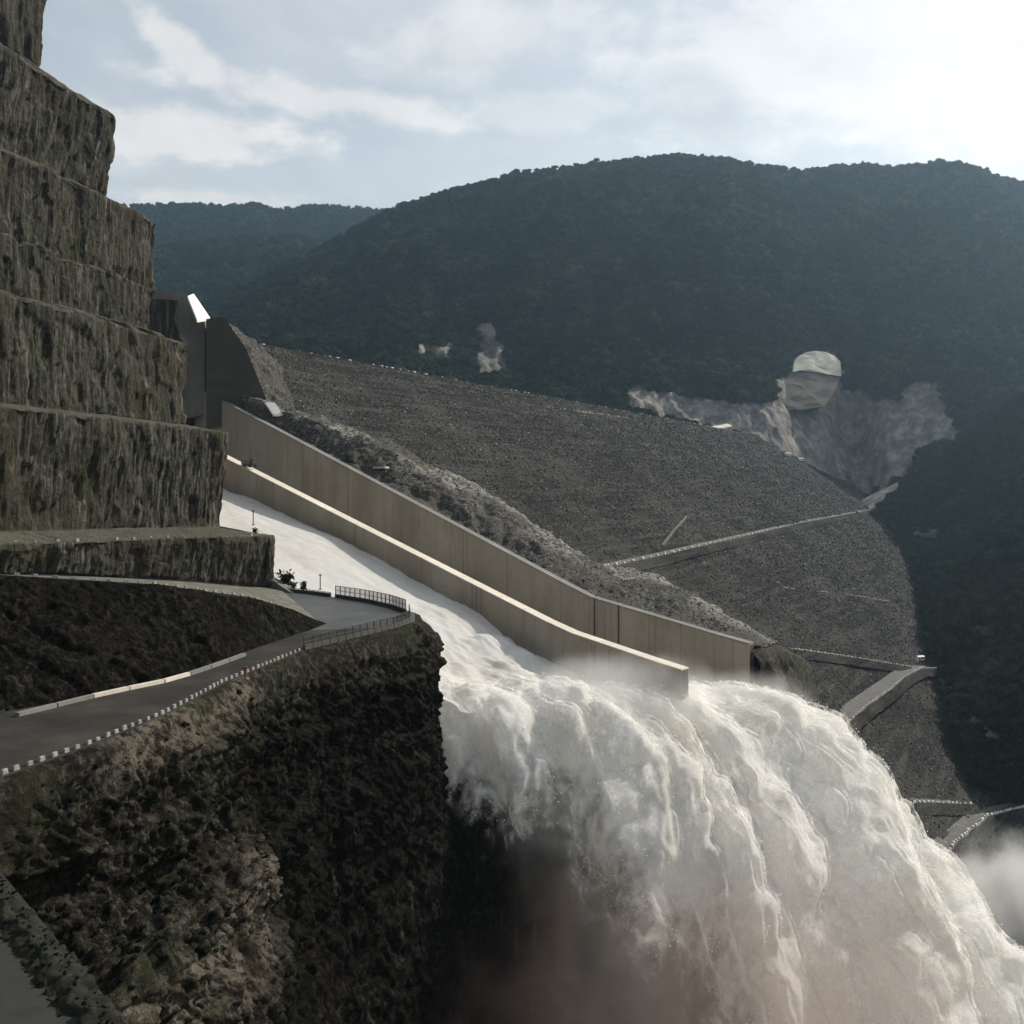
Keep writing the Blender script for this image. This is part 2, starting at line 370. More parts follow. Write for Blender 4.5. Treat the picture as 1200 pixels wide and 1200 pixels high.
def crown_mesh(seed, m, lobes=8, leaves=70, ls=.16):
    """uneven crown: a dark lumpy core and many leaf-clump faces spread round several lobes, radius about 1"""
    r = np.random.default_rng(seed); V = []; Fc = []; v0, f0 = ico(2)
    cen = []
    for i in range(lobes):
        a = r.random()*6.283; q = .25+.5*r.random(); c = np.array([q*math.cos(a), q*math.sin(a), .25+.75*r.random()*(1-.5*q)])
        cen.append((c, .33+.22*r.random()))
    for c, rad in cen:
        b = len(V); vv = c+v0*rad*.82*(1+.3*(r.random((len(v0), 1))-.5)); V += list(vv); Fc += [tuple(x+b) for x in f0]
        for j in range(leaves):
            d = r.normal(size=3); d[2] = d[2]*.8+.2; d /= np.linalg.norm(d); p = c+d*rad*(.8+.35*r.random())
            t = np.cross(d, r.normal(size=3)); t /= np.linalg.norm(t); n2 = d*(.4)+r.normal(size=3)*.5; n2 -= t*np.dot(n2, t); n2 /= np.linalg.norm(n2)+1e-9
            u = np.cross(n2, t); s = ls*(.5+r.random()); b = len(V)
            V += [p-t*s*.5-u*s*.4, p+t*s*.5-u*s*.3, p+t*s*.3+u*s*.5, p-t*s*.4+u*s*.4]; Fc.append((b, b+1, b+2, b+3))
    me = mesh('crown', V, Fc); me.materials.append(m); return me
CROWNS = [crown_mesh(s, MAT_FOL) for s in range(5)]
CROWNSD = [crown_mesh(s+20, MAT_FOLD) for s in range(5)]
CROWNFAR = [crown_mesh(s+40, MAT_FOL, 6, 14, .3) for s in range(4)]
def stone(name, lo, hi):
    m, b = mat(name); oi = b.n('ShaderNodeObjectInfo'); c = b.ramp(oi.outputs['Random'], [(0, lo), (.6, tuple(p+q*.12 for p, q in zip(lo, hi))), (.85, tuple(p+q*.4 for p, q in zip(lo, hi))), (1, hi)])
    b.out(b.bsdf(c, .95, None, .04)); return m
MAT_STONE = stone('rockfill_stone', (.012, .0115, .0102), (.26, .25, .225))
ROCKS = [rock_mesh(s, MAT_STONE) for s in range(6)]

# ------------------------------------------------------------------ chute geometry shared by several things
DD = np.array([.743, -.67]); ACR = np.array([.605, .796])     # downstream and across directions in plan
def nearline(s): return np.array([8.6-.743*s, 214+.67*s])
def midline(s): return np.array([40.6-.743*s, 250+.67*s])
def farline(s): return np.array([66.4-.743*s, 290+.67*s])
def ztop_far(s): return np.interp(s, [0, 56.3, 262, 300], [-44, -34.7, 38, 51])
def ztop_mid(s): return np.interp(s, [0, 36, 196, 300], [-44.2, -38, 10.5, 42])
def zwater(s): return np.interp(s, [-10, 0, 27.5, 48, 68, 102, 130, 196, 300], [-56, -55, -50.7, -44, -36.5, -25.7, -16, -.6, 27])
# dam face plane
DL = np.array([-137., 558.]); DCR = np.array([.465, .885]); DDN = np.array([.885, -.465]); ZC = 79.; DSL = 1.5
def dam_hit(px, py):
    dx, dz = (px-600)/F, (HY-py)/F; k = dx*DDN[0]+DDN[1]; c = -DL@DDN       # dot = kY + c ; Z = ZC-(kY+c)/DSL = dz Y
    Y = (ZC-c/DSL)/(dz+k/DSL); return np.array([dx*Y, Y, dz*Y])
def dam_z(x, y): return ZC-((x-DL[0])*DDN[0]+(y-DL[1])*DDN[1])/DSL

# ------------------------------------------------------------------ ground, river
def ground():
    n = 160; xs = np.linspace(-3500, 3500, n); ys = np.linspace(-250, 5000, n); X, Y = np.meshgrid(xs, ys)
    Z = -212+fbm(X/300, Y/300, 0, 4)*4
    return tag(link('ground', gridmesh('ground', np.stack([X, Y, Z], -1)), MAT_ROCKLOW), None, None, None, 'structure')
ground()
m_, b_ = mat('river_water'); nz_ = b_.noise(b_.pos(), .15, 6, .6)
b_.out(b_.bsdf(b_.ramp(nz_, [(.4, (.10, .10, .085)), (.65, (.45, .45, .42))]), .25, b_.bump(nz_, 1.0), .5)); MAT_RIVER = m_
P = np.array([[(x, y, -205+0.0*x) for x in np.linspace(-15, 620, 60)] for y in np.linspace(-200, 560, 60)]); P[..., 2] += fbm(P[..., 0]/8, P[..., 1]/8, 0, 4)*1.0
tag(link('river', gridmesh('river', P), MAT_RIVER, None, True), None, None, None, 'structure')

# ------------------------------------------------------------------ mountains
FRONT_SCARS = []
def scar_field(px, py, poly, soft=0):
    return inpoly(px, py, poly)
SCAR_BIG = [(730, 462), (742, 448), (770, 460), (830, 466), (862, 470), (905, 474), (912, 445), (925, 432), (990, 436), (985, 462), (1005, 456), (1030, 470), (1050, 466), (1075, 448), (1100, 448), (1106, 482), (1132, 516), (1090, 520), (1060, 560), (1020, 590), (990, 575), (900, 545), (860, 510), (735, 480)]
SCAR_CAP = [(929, 436), (934, 418), (950, 411), (972, 412), (985, 422), (986, 441), (960, 440)]
SCAR_BROWN = [(908, 450), (918, 438), (932, 434), (984, 440), (978, 462), (968, 474), (912, 476)]
SCAR_S1 = [(482, 404), (500, 400), (530, 404), (528, 420), (490, 422)]
SCAR_S2 = [(560, 382), (572, 378), (584, 386), (586, 405), (596, 420), (584, 438), (560, 432), (545, 418), (560, 405)]
def mountain_mat():
    m, b = mat('mountain_ground'); p = b.pos()
    f = b.noise(p, .02, 8, .65); c = b.ramp(f, [(.35, (.010, .016, .008)), (.6, (.022, .03, .016)), (.75, (.04, .045, .026))])
    st = b.noise(b.pos((.06, .06, .008)), 1.0, 8, .65, .5); f2 = b.noise(p, .05, 8, .7)
    rc = b.ramp(b.m('ADD', b.m('MULTIPLY', st, .35), b.m('MULTIPLY', f2, .65)), [(.38, (.075, .069, .063)), (.5, (.165, .15, .138)), (.6, (.30, .28, .25))])
    c = b.mix(b.attr('scar'), c, rc); c = b.mix(b.attr('cap'), c, (.60, .57, .46)); c = b.mix(b.attr('brown'), c, b.mix(.3, (.15, .12, .095), rc))
    b.out(b.bsdf(c, .95, b.bump(f2, 6, .8), .05)); return m
MAT_MTN = mountain_mat()
def blur_edge(px, py, poly):
    # polygon membership with an edge broken up by noise
    jx = px+fbm(px/9, py/9, 3.3, 3)*7; jy = py+fbm(px/9, py/9, 8.3, 3)*6
    return inpoly(jx, jy, poly).astype(float)
def mountain(name, ridge, yr, yb, zb, pxr, nr, nc, rough, label=None, scars=False, back=1.8, pw=1.0):
    px = np.linspace(pxr[0], pxr[1], nc); ry = np.interp(px, *np.array(ridge).T)
    Yr = np.interp(px, *np.array(yr).T); Yb = np.interp(px, *np.array(yb).T); Zb = np.interp(px, *np.array(zb).T)
    Zr = (HY-ry)/F*Yr
    t = np.linspace(0, 1, nr)**1.0*back
    T, PX = np.meshgrid(t, px, indexing='ij')
    Yy = Yb+(Yr-Yb)*T
    X = (PX-600)/F*Yy
    g = np.where(T <= 1, np.sin(np.clip(T, 0, 1)*math.pi/2)**pw*.55+.45*T, 1-(T-1)*1.1)
    # gullies and spurs fall down the slope; the ridge keeps its traced height
    w = np.clip(T*3, 0, 1)*np.clip((1-T)*2.2+.03, .03, 1)
    gl = fbm(X/330+3*fbm(X/900, Yy/900, 1, 2), Yy/700, 0, 6, .55)*rough
    gl2 = -np.abs(fbm(X/190, Yy/420, 5.5, 5, .55))*rough*1.2
    Z = Zb+(Zr-Zb)*g+(gl+gl2)*w
    Z = Z+fbm(X/40, Yy/40, 2, 3)*5*np.clip(w*3, 0.25, 1)
    P = np.stack([X, Yy, Z], -1); attrs = {}
    if scars:
        sx, sy = proj(P); sc = np.maximum(blur_edge(sx, sy, SCAR_BIG), .7*np.maximum(blur_edge(sx, sy, SCAR_S1), blur_edge(sx, sy, SCAR_S2)))
        attrs = {'scar': sc, 'cap': np.zeros(sx.shape), 'brown': np.zeros(sx.shape)}; keep = inpoly(sx, sy, SCAR_CAP) | inpoly(sx, sy, SCAR_BROWN); sc = np.maximum(sc, keep*.6); attrs['scar'] = sc
        rel = (sc > .3)
        P[..., 2] += rel*(fbm(X/14, Yy/14, 3, 5, .6)*11+np.abs(fbm(X/30, Yy/90, 7, 3))*12)-rel*5
    else: attrs = {'scar': np.zeros(T.shape), 'cap': np.zeros(T.shape), 'brown': np.zeros(T.shape)}
    o = link(name, gridmesh(name, P, attrs, True), MAT_MTN, None, False); tag(o, label, None, None, 'structure')
    return P, attrs
RIDGE = [(-400, 420), (0, 400), (180, 380), (300, 330), (390, 285), (430, 262), (470, 241), (540, 222), (600, 207), (660, 197), (720, 191), (790, 183), (850, 190), (900, 198), (940, 203), (1000, 196), (1050, 199), (1100, 193), (1140, 201), (1170, 213), (1200, 220), (1350, 260), (1600, 330)]
PM, AM = mountain('mountain', RIDGE, [(-400, 1900), (390, 2200), (800, 2300), (1200, 2200), (1600, 1900)],
    [(-400, 1100), (300, 1250), (560, 1350), (730, 1400), (870, 1450), (920, 1450), (1022, 1430), (1100, 1380), (1600, 1200)],
    [(-400, 50), (870, 45), (920, 10), (960, -70), (1000, -190), (1012, -170), (1040, -80), (1600, -90)], (-400, 1600), 430, 1000, 125, None, True)
RF1 = [(-400, 290), (100, 300), (180, 292), (250, 281), (320, 277), (390, 284), (440, 300), (600, 330)]
PF1, AF1 = mountain('mountain_beyond', RF1, [(-400, 2900), (600, 2900)], [(-400, 2000), (600, 2000)], [(-400, 60), (600, 60)], (-400, 600), 150, 400, 60)
RF2 = [(-400, 250), (100, 246), (150, 242), (200, 238), (240, 240), (280, 241), (296, 238), (305, 240), (325, 248), (350, 243), (380, 240), (420, 244), (460, 246), (600, 260)]
PF2, AF2 = mountain('far_mountain', RF2, [(-400, 3700), (600, 3700)], [(-400, 2900), (600, 2900)], [(-400, 60), (600, 60)], (-400, 700), 130, 500, 70)
def surf_points(P, n, mask=None, jitter=True):
    """random points on a grid surface, weighted by plan area"""
    A = np.linalg.norm(np.cross(P[1:, :-1]-P[:-1, :-1], P[:-1, 1:]-P[:-1, :-1]), axis=2)
    if mask is not None: A = A*mask[:-1, :-1]
    p = A.ravel()/A.sum(); k = rng.choice(p.size, n, p=p); i, j = np.divmod(k, A.shape[1]); u = rng.random((n, 1)); v = rng.random((n, 1))
    return P[i, j]*(1-u)*(1-v)+P[i+1, j]*u*(1-v)+P[i, j+1]*(1-u)*v+P[i+1, j+1]*u*v
def visible_mask(P, xr=(-40, 1240), yr=(-40, 1240)):
    sx, sy = proj(P); return ((sx > xr[0]-120) & (sx < xr[1]+120) & (sy > yr[0]) & (sy < yr[1]+60)).astype(float)
T_ = np.linspace(0, 1, PM.shape[0])*1.8
vm = visible_mask(PM)*(AM['scar'] < .3)*(AM['cap'] < .5)*(AM['brown'] < .5)*((T_ < 1.06)[:, None])
pts = surf_points(PM, 42000, vm); sz = 5.0+5.5*rng.random((len(pts), 1))**1.5
scatter('mountain_forest', pts-np.array([0, 0, 2.5]), sz*np.c_[1+.3*rng.random(len(pts)), 1+.3*rng.random(len(pts)), .8+.5*rng.random(len(pts))], CROWNFAR+CROWNS, 'dark green forest covering the big mountain behind the dam', 'forest')
for nm, PP, k, lab in (('hill_forest', PF1, 9000, 'forest on the lower hills left of the big mountain'), ('distant_forest', PF2, 9000, 'hazy blue forest on the farthest mountain range')):
    tt = np.linspace(0, 1.8, PP.shape[0]); pts = surf_points(PP, k, visible_mask(PP, (-40, 520))*((tt < 1.05)[:, None])); sz = 9+7*rng.random((len(pts), 1))
    scatter(nm, pts-np.array([0, 0, 4.]), sz*np.ones((1, 3)), CROWNFAR, lab, 'forest')

MAT_CAPR = simple('pale_shotcrete', [(.3, (.30, .285, .235)), (.55, (.46, .44, .37)), (.7, (.55, .53, .45))], .05, .95, .5)
MAT_TAN = simple('tan_cut_rock', [(.35, (.06, .05, .042)), (.5, (.095, .08, .067)), (.68, (.14, .12, .10))], .05, .95, 1., (1, 1, .3))
_px, _py = proj(PM)
def hill_pt(px, py, d=7):
    q = (_px-px)**2+(_py-py)**2; q[int(PM.shape[0]/1.8):] += 1e6; i = np.unravel_index(np.argmin(q), q.shape); Y = PM[i][1]-d; return at(px, py, Y)
blk_ = empty('excavated_block', tuple(map(float, hill_pt(945, 470))), 'tan rock block with pale domed cap on the far hillside above the grey scar', 'rock cut')
def med_depth(py):
    q = (np.abs(_px-947) < 36) & (np.abs(_py-py) < 5); q[int(PM.shape[0]/1.8):] = False; return float(np.percentile(PM[..., 1][q], 20)) if q.any() else 1600.
FYB, FYT = med_depth(474), med_depth(418); FYT = min(max(FYT, FYB), FYB+120)
def facing(name, poly, m, d=7):
    V = poly; yy = np.interp([-q[1] for q in poly], [-478, -412], [FYB-d, FYT-d])
    n_ = len(V); g_ = [at(px, py, q) for (px, py), q in zip(poly, yy)]; c = np.mean(g_, axis=0); rings = [[c+(q-c)*t_ for q in g_] for t_ in (1, .8, .55, .3)]
    P_ = np.array([q for rg in rings for q in rg]+[c]); P_[n_:, 1] -= .5+fbm(P_[n_:, 0]/9, P_[n_:, 2]/9, 0, 3)*3; P_ = np.r_[P_, np.array([q+np.array([0, 90, -4]) for q in g_])]
    Fc = [(k*n_+i, k*n_+(i+1) % n_, (k+1)*n_+(i+1) % n_, (k+1)*n_+i) for k in range(3) for i in range(n_)]+[(3*n_+i, 3*n_+(i+1) % n_, 4*n_) for i in range(n_)]+[(i, 4*n_+1+i, 4*n_+1+(i+1) % n_, (i+1) % n_) for i in range(n_)]
    link(name, mesh(name, P_, Fc), m, blk_)
facing('pale_cap', [(929, 436), (931, 424), (936, 417), (944, 413), (956, 411), (968, 412.5), (978, 417), (985, 424), (986, 441), (972, 439), (950, 435), (938, 434)], MAT_CAPR, 12)
facing('tan_face', [(909, 474), (910, 456), (914, 443), (929, 436.5), (950, 436), (984, 442), (980, 455), (973, 468), (966, 476), (940, 480), (920, 481)], MAT_TAN, 8)
# skyline trees, each a thing
trunk_me = None
def trunk_mesh(h, r):
    V = []; Fc = []; n = 7
    for k in range(5):
        z = h*k/4; q = r*(1.25-.65*k/4)+(.4*r if k == 0 else 0); ox = .06*h*math.sin(k*1.3)
        for i in range(n): a = 6.283*i/n; V.append((q*math.cos(a)+ox, q*math.sin(a), z))
    for k in range(4):
        for i in range(n): Fc.append((k*n+i, k*n+(i+1) % n, (k+1)*n+(i+1) % n, (k+1)*n+i))
    for j in range(4):      # limbs
        a = j*1.7; b = len(V); z = h*(.6+.1*j); d = np.array([math.cos(a)*h*.35, math.sin(a)*h*.35, h*.3])
        for e, q in ((0, r*.5), (1, r*.2)):
            for c2 in ((-1, -1), (1, -1), (1, 1), (-1, 1)): V.append((d[0]*e+c2[0]*q, d[1]*e+c2[1]*q, z+d[2]*e))
        Fc += [(b+i, b+(i+1) % 4, b+4+(i+1) % 4, b+4+i) for i in range(4)]
    me = mesh('trunk', V, Fc); me.materials.append(MAT_BARK); return me
TRUNK = trunk_mesh(1.0, .05)
def tree(name, base, h, r, crown, label, group=None, cat='tree'):
    e = empty(name, base, label, cat, group)
    t = bpy.data.objects.new('trunk', TRUNK); C.objects.link(t); t.parent = e; t.scale = (h*.8, h*.8, h*.75)
    c = bpy.data.objects.new('crown', crown); C.objects.link(c); c.parent = e; c.location = (0, 0, h-r*1.15); c.scale = (r, r, r*.85); c.rotation_euler = (0, 0, random.random()*6)
    return e
ir = int(round(1/1.8*(PM.shape[0]-1)))
for k in range(150):
    px = 400+k*5.4+random.uniform(-4, 4); j = int((px+400)/2000*(PM.shape[1]-1)); p = PM[ir, j]
    big = 1.35 if k % 17 == 4 else 1.0
    h = random.uniform(10, 19)*big
    tree('skyline_tree', (p[0], p[1]-5, p[2]-6.5), h, h*random.uniform(.3, .5), random.choice(CROWNS), ('dark tree on the skyline of the big mountain, ' if big == 1 else 'taller dark tree on the skyline of the big mountain, ')+('on its long left shoulder' if px < 560 else 'just left of the summit' if px < 740 else 'on the rounded summit' if px < 860 else 'in the dip right of centre' if px < 1040 else 'on the right-hand hump'), 'trees along the mountain skyline')

# ------------------------------------------------------------------ right hillside beside the dam
CONT = [(1006, 585), (1015, 600), (1045, 625), (1062, 660), (1070, 700), (1078, 765), (1092, 800), (1100, 860), (1125, 912), (1165, 935), (1230, 950), (1330, 975)]
cp = np.array([dam_hit(*c) for c in CONT]); cp[:, 2] -= 3
rows = []
for L_, up in ((-60, -.45), (0, 0), (60, .62), (160, .68), (320, .66), (600, .6), (1100, .5)):
    rows.append([p+np.array([.95*L_, -.28*L_, abs(L_)*up if L_ > 0 else L_*-up*1.0]) for p in cp])
RHP = loftrows(rows, [10, 24, 34, 34, 40, 40], [14, 22, 22, 22, 26, 22, 22, 26, 26, 26, 30])
Nn = gnormals(RHP); Nn *= np.sign(Nn[..., 2:3]+1e-6)
RHP = RHP+Nn*(fbm(RHP[..., 0]/60, RHP[..., 1]/60, RHP[..., 2]/60, 5, .5)*16*sm(np.linspace(0, 1, RHP.shape[0]), .04, .3)[:, None])[..., None]
sx, sy = proj(RHP)
tr_poly = [(1110, 800), (1122, 806), (1150, 848), (1180, 872), (1194, 905), (1186, 908), (1172, 880), (1142, 855), (1115, 815)]
rs = np.maximum(inpoly(sx, sy, tr_poly)*.85+blur_edge(sx, sy, [(1008, 592), (1010, 560), (1040, 536), (1080, 525), (1085, 545), (1058, 568), (1040, 585), (1022, 598)]), inpoly(sx, sy, [(1066, 618), (1078, 616), (1100, 622), (1098, 634), (1070, 632)])*.5)
tag(link('hillside', gridmesh('hillside', RHP, {'scar': rs, 'cap': np.zeros(sx.shape), 'brown': np.zeros(sx.shape)}), MAT_MTN), None, None, None, 'structure')
kk = np.linspace(0, 1, RHP.shape[0])
pts = surf_points(RHP, 15000, visible_mask(RHP, (900, 1300))*(rs < .2)*((kk > .07)[:, None])); dist = pts[:, 1:2]
sz = 2.6+3.8*rng.random((len(pts), 1))**1.4
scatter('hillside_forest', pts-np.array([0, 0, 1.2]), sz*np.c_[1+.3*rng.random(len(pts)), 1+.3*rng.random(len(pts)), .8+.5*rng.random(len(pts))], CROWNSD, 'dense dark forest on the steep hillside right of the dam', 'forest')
def rh_point(px, py):
    d = (sx-px)**2+(sy-py)**2; i = np.unravel_index(np.argmin(d), d.shape); return RHP[i]
p = rh_point(1150, 760); tree('tree', p, 16, 7, CROWNS[1], 'round pale-topped tree standing out of the dark hillside forest')
p = rh_point(1083, 632); tree('tree', p, 15, 7, CROWNS[2], 'grey-green tree beside the clearing at the right edge of the dam')

# ------------------------------------------------------------------ dam
dam = empty('rockfill_dam', (float(DL[0]), float(DL[1]), 0), 'huge grey rockfill dam face sloping down behind the spillway', 'dam')
def dam_material():
    m, b = mat('rockfill'); p = b.pos()
    v = b.voro(p, 1.1, 'F1', 'Color'); bw = b.n('ShaderNodeRGBToBW'); b.l(v, bw.inputs[0]); f = b.noise(p, .02, 6, .6); f3 = b.noise(p, .5, 6, .75)
    c = b.ramp(bw.outputs[0], [(.2, (.010, .0095, .008)), (.6, (.023, .0225, .021)), (.9, (.062, .06, .055))])
    c = b.mix(b.mr(f3, .35, .65, 0, .5), c, (.03, .029, .026))
    c = b.mix(b.mr(f, .4, .65, 0, .4), c, (.10, .095, .085))
    c = b.mix(b.mr(b.noise(b.pos((.012, .012, .45)), 1.0, 5, .6), .48, .62, 0, .55), c, (.085, .082, .075))
    d = b.voro(p, 1.1); b.out(b.bsdf(c, .95, b.bump(b.m('ADD', b.m('MULTIPLY', d, 1.), f3), 1.2), .04)); return m
MAT_DAM = dam_material()
tA = np.linspace(-60, 1500, 620); sB = np.linspace(0, 440, 220)
SB, TA = np.meshgrid(sB, tA, indexing='ij')
DP = np.stack([DL[0]+DCR[0]*TA+DDN[0]*SB, DL[1]+DCR[1]*TA+DDN[1]*SB, ZC-SB/DSL], -1)
nd = np.array([DDN[0]/DSL, DDN[1]/DSL, 1]); nd /= np.linalg.norm(nd)
DP0 = DP.copy()
DP = DP+nd*(fbm(TA/45, SB/30, 0, 3)*2.2+fbm(TA/6, SB/6, 4, 3)*.5+.35*np.sin(SB/3.2+fbm(TA/80, SB/80, 1, 2)*3))[..., None]*np.clip(SB/4, 0, 1)[..., None]
link('dam_face', gridmesh('dam_face', DP), MAT_DAM, dam)
# crest and the slope behind it
cr = [[(DL[0]+DCR[0]*t+DDN[0]*o, DL[1]+DCR[1]*t+DDN[1]*o, ZC+z) for t in tA] for o, z in ((0, 0.05), (-14, .1), (-120, -70))]
link('crest', gridmesh('crest', np.array(cr)), MAT_GRAVEL, dam)
dv = visible_mask(DP, (200, 1220), (350, 1100))
dd = np.clip(700/DP[..., 1], .35, 1.6)**1.5
pts = surf_points(DP, 150000, dv*dd); dY = pts[:, 1:2]
sz = (.17+.55*rng.random((len(pts), 1))**3)*np.clip(dY/520, .7, 2.2)
scatter('rockfill', pts, sz*np.ones((1, 3)), ROCKS, 'loose grey boulders', None, dam, tilt=3)
# benches: haul roads across the face
def face_road(px_pts, width, lift=1.2, name='haul_road', m=MAT_GRAVEL):
    c = resample([dam_hit(*p) for p in px_pts], 90); jit = fbm(c[:, 0]/15, c[:, 1]/15, 0, 3)[:, None]
    dn = np.array([DDN[0], DDN[1], 0]); inn = c-dn*1.5+np.array([0, 0, lift+1]); rows = [inn, c+np.array([0, 0, lift]), c+dn*(width+jit*1.2)+np.array([0, 0, lift])]
    edge = rows[-1]; bank = [edge+np.array([0, 0, .01]), edge+dn*1.2+np.array([0, 0, -1.6]), edge+dn*3+np.array([0, 0, -5.])]
    P = np.array(rows); P[..., 2] += fbm(P[..., 0]/4, P[..., 1]/4, P[..., 2]/4, 3)*.35
    link(name, gridmesh(name, P), m, dam)
    P = loftrows([[tuple(q) for q in b_] for b_ in bank], [3, 5], [3]*(len(edge)-1)); P += fbm(P[..., 0]/2.5, P[..., 1]/2.5, P[..., 2]/2.5, 3)[..., None]*.5
    link('road_bank', gridmesh('road_bank', P), MAT_DAM, dam); return c, rows[2]
R1 = face_road([(700, 668), (760, 655), (850, 634), (940, 613), (1015, 599), (1025, 600)], 4)
R2a = face_road([(925, 763), (985, 771), (1060, 783)], 4)
R2b = face_road([(958, 858), (1000, 826), (1048, 792), (1064, 784), (1096, 784)], 9)
R3a = face_road([(1030, 943), (1080, 942), (1130, 944)], 5)
R3b = face_road([(1072, 1030), (1100, 990), (1140, 957), (1190, 945), (1230, 945)], 7)
R4 = face_road([(735, 490), (800, 520), (870, 548), (960, 583)], .6, .5, 'berm_line')
R5 = face_road([(920, 690), (990, 697), (1045, 706)], .5, .4, 'berm_line')
R6 = face_road([(662, 598), (720, 620), (765, 640)], .5, .4, 'berm_line')
R7 = face_road([(778, 640), (792, 622), (806, 606)], -1.0, .1, 'berm_line')
R8 = face_road([(640, 478), (700, 486), (738, 491)], 1, .5, 'berm_line')
# barrier stones
MAT_BSTONE = simple('whitewashed_stone', [(.3, (.35, .34, .32)), (.6, (.6, .59, .56))], 2.0)
stone_me = boxmesh('barrier_stone', 2.2, 1.3, 1.2, .25, .75); stone_me.materials.append(MAT_BSTONE)
def stones(line, step, label, group, sc=1.0, name='barrier_stone', jit=.3, me=stone_me, skip=.0):
    d = np.r_[0, np.cumsum(np.linalg.norm(np.diff(line, axis=0), axis=1))]; t = step*.5
    while t < d[-1]:
        if random.random() >= skip:
            p = np.array([np.interp(t, d, line[:, k]) for k in range(3)]); q = np.array([np.interp(min(t+.5, d[-1]), d, line[:, k]) for k in range(3)]); v = q-p
            o = bpy.data.objects.new(name, me); C.objects.link(o); o.location = (p[0], p[1], p[2]-.05)
            o.rotation_euler = (0, 0, math.atan2(v[1], v[0])+random.uniform(-.12, .12)); s = sc*random.uniform(1-jit, 1+jit); o.scale = (s*sc**0, s, s)
            tag(o, label, 'barrier stone', group)
        t += step*random.uniform(.85, 1.15)
stones(R1[1]-np.array([.9, -.45, 0]), 13, 'pale barrier stone on the outer edge of the long road across the dam face', 'stones on the outer edge of the dam road', .9)
stones(R2a[1]-np.array([.9, -.45, 0]), 4.2, 'pale barrier stone on the thin road running right from the spillway wall', 'stones along the thin road by the spillway', .6)
stones(R2b[1]-np.array([.9, -.45, 0]), 4.6, 'pale barrier stone on the outer edge of the road bending right of the jet', 'stones along the bending road', .62)
stones(R3a[1]-np.array([.9, -.45, 0]), 5, 'pale barrier stone on the lower dam road at the right edge', 'stones along the lower dam road', .65)
stones(R3b[1]-np.array([.9, -.45, 0]), 4.6, 'pale barrier stone on the outer edge of the lowest ramp by the spray', 'stones along the lowest ramp', .8)
crl = np.array([(DL[0]+DCR[0]*t-DDN[0]*1.5, DL[1]+DCR[1]*t-DDN[1]*1.5, ZC+.1) for t in np.linspace(0, 860, 50)])
bars = []
for line, step, sz_ in ((crl, 9, 1.0), (R4[0]+np.array([0, 0, .8]), 8, .7), (R8[0]+np.array([0, 0, .8]), 8, .8), (R1[0]+np.array([0, 0, 1.4]), 11, .7), (R5[0]+np.array([0, 0, .6]), 6, .35), (R6[0]+np.array([0, 0, .6]), 7, .35)):
    d_ = np.r_[0, np.cumsum(np.linalg.norm(np.diff(line, axis=0), axis=1))]; t_ = 3.
    while t_ < d_[-1]-2:
        a = np.array([np.interp(t_, d_, line[:, k]) for k in range(3)]); q = sz_*random.uniform(.5, 1.4); b = np.array([np.interp(t_+1.8*q, d_, line[:, k]) for k in range(3)])
        if random.random() > .25: bars.append((a, b, 1.1*q, 1.2*q))
        t_ += step*random.uniform(.6, 1.4)
tag(link('edge_stones', boxes_mesh('edge_stones', bars), MAT_BSTONE, dam), None, None, None, 'stuff')

# ------------------------------------------------------------------ left cliff: stepped rock benches
V3 = lambda px, py, Y: tuple(at(px, py, Y))
FD = np.array([.192, .98]); CH = np.array([-.743, .67])
def tier(corner_top, zt, corner_bot, zb, FD=FD):
    """edge polylines of one bench: along the visible face to its corner, then back along the chute"""
    out = []
    for c, z in ((corner_top, zt), (corner_bot, zb)):
        c = np.array(c, float); L = [90, 0]
        zz = z if isinstance(z, (tuple, list)) else (z, z)    # (left z, corner z)
        pl = []
        for k, Yt in enumerate((40, 110, 160, 200, 250)):
            s = max(c[1]-Yt, 5); pl.append((*(c-FD*s/FD[1]), zz[0] if Yt < 201 else zz[0]*.5+zz[1]*.5))
        pl += [(*c, zz[1]), (*(c+CH*14), zz[1]+.5), (*(c+CH*150), zz[1]+6)]
        out.append(pl)
    return out
def P2(px, Y): return ((px-600)/F*Y, Y)
tiers = [tier(P2(62, 342), 190, P2(46, 340), 138.5), tier(P2(135, 335), 121, P2(118, 337), 95.5), tier(P2(183, 330), 85.5, P2(179, 331), 64.5), tier(P2(181, 328), 63.5, P2(178, 326), 49),
         tier(P2(219, 323), 45.5, P2(216, 322), 20.0), tier(P2(269, 297), 16.2, P2(260, 299), (-8.4, -11.0)), tier(P2(320, 281), (-11, -13), P2(316, 284), (-16.2, -27.8), np.array([.366, .93]))]
rows = []
for a, b in tiers: rows += [a, b]
rows = [[(x-30, y+20, z+30) for x, y, z in rows[0]]]+rows
nper = []
for i in range(len(rows)-1): nper.append(8 if i == 0 else (52 if i % 2 == 1 else 12))
cols = [40, 90, 120, 190, 220, 26, 40]
CP = loftrows(rows, nper, cols); Nn = gnormals(CP)
if (Nn[..., 0].mean() < 0): Nn = -Nn
x, y, z = CP[..., 0], CP[..., 1], CP[..., 2]
along = x*FD[0]+y*FD[1]
ridges = 1-np.abs(fbm(along/5.5, z/40, 0, 4, .55))*2
blocks = vn(along/9, z/14, 3.1)+.7*np.clip(vn(along/4.3+z/60, z/9, 9.2)*9, -1, 1)+.5*np.clip(vn(along/1.9, z/5, 4.2)*7, -1, 1)
disp = 1.6*fbm(x/28, y/28, z/28, 4, .5)+.35*ridges-.3+.75*blocks+.55*(1-2*np.abs(fbm(along/1.6, z/16, 3, 4, .6)))+.9*fbm(along/1.7, z/9, x/6, 4, .6)+.5*fbm(x/1.2, y/1.2, z/2.0, 3, .6)
rr = 0; rowi = []
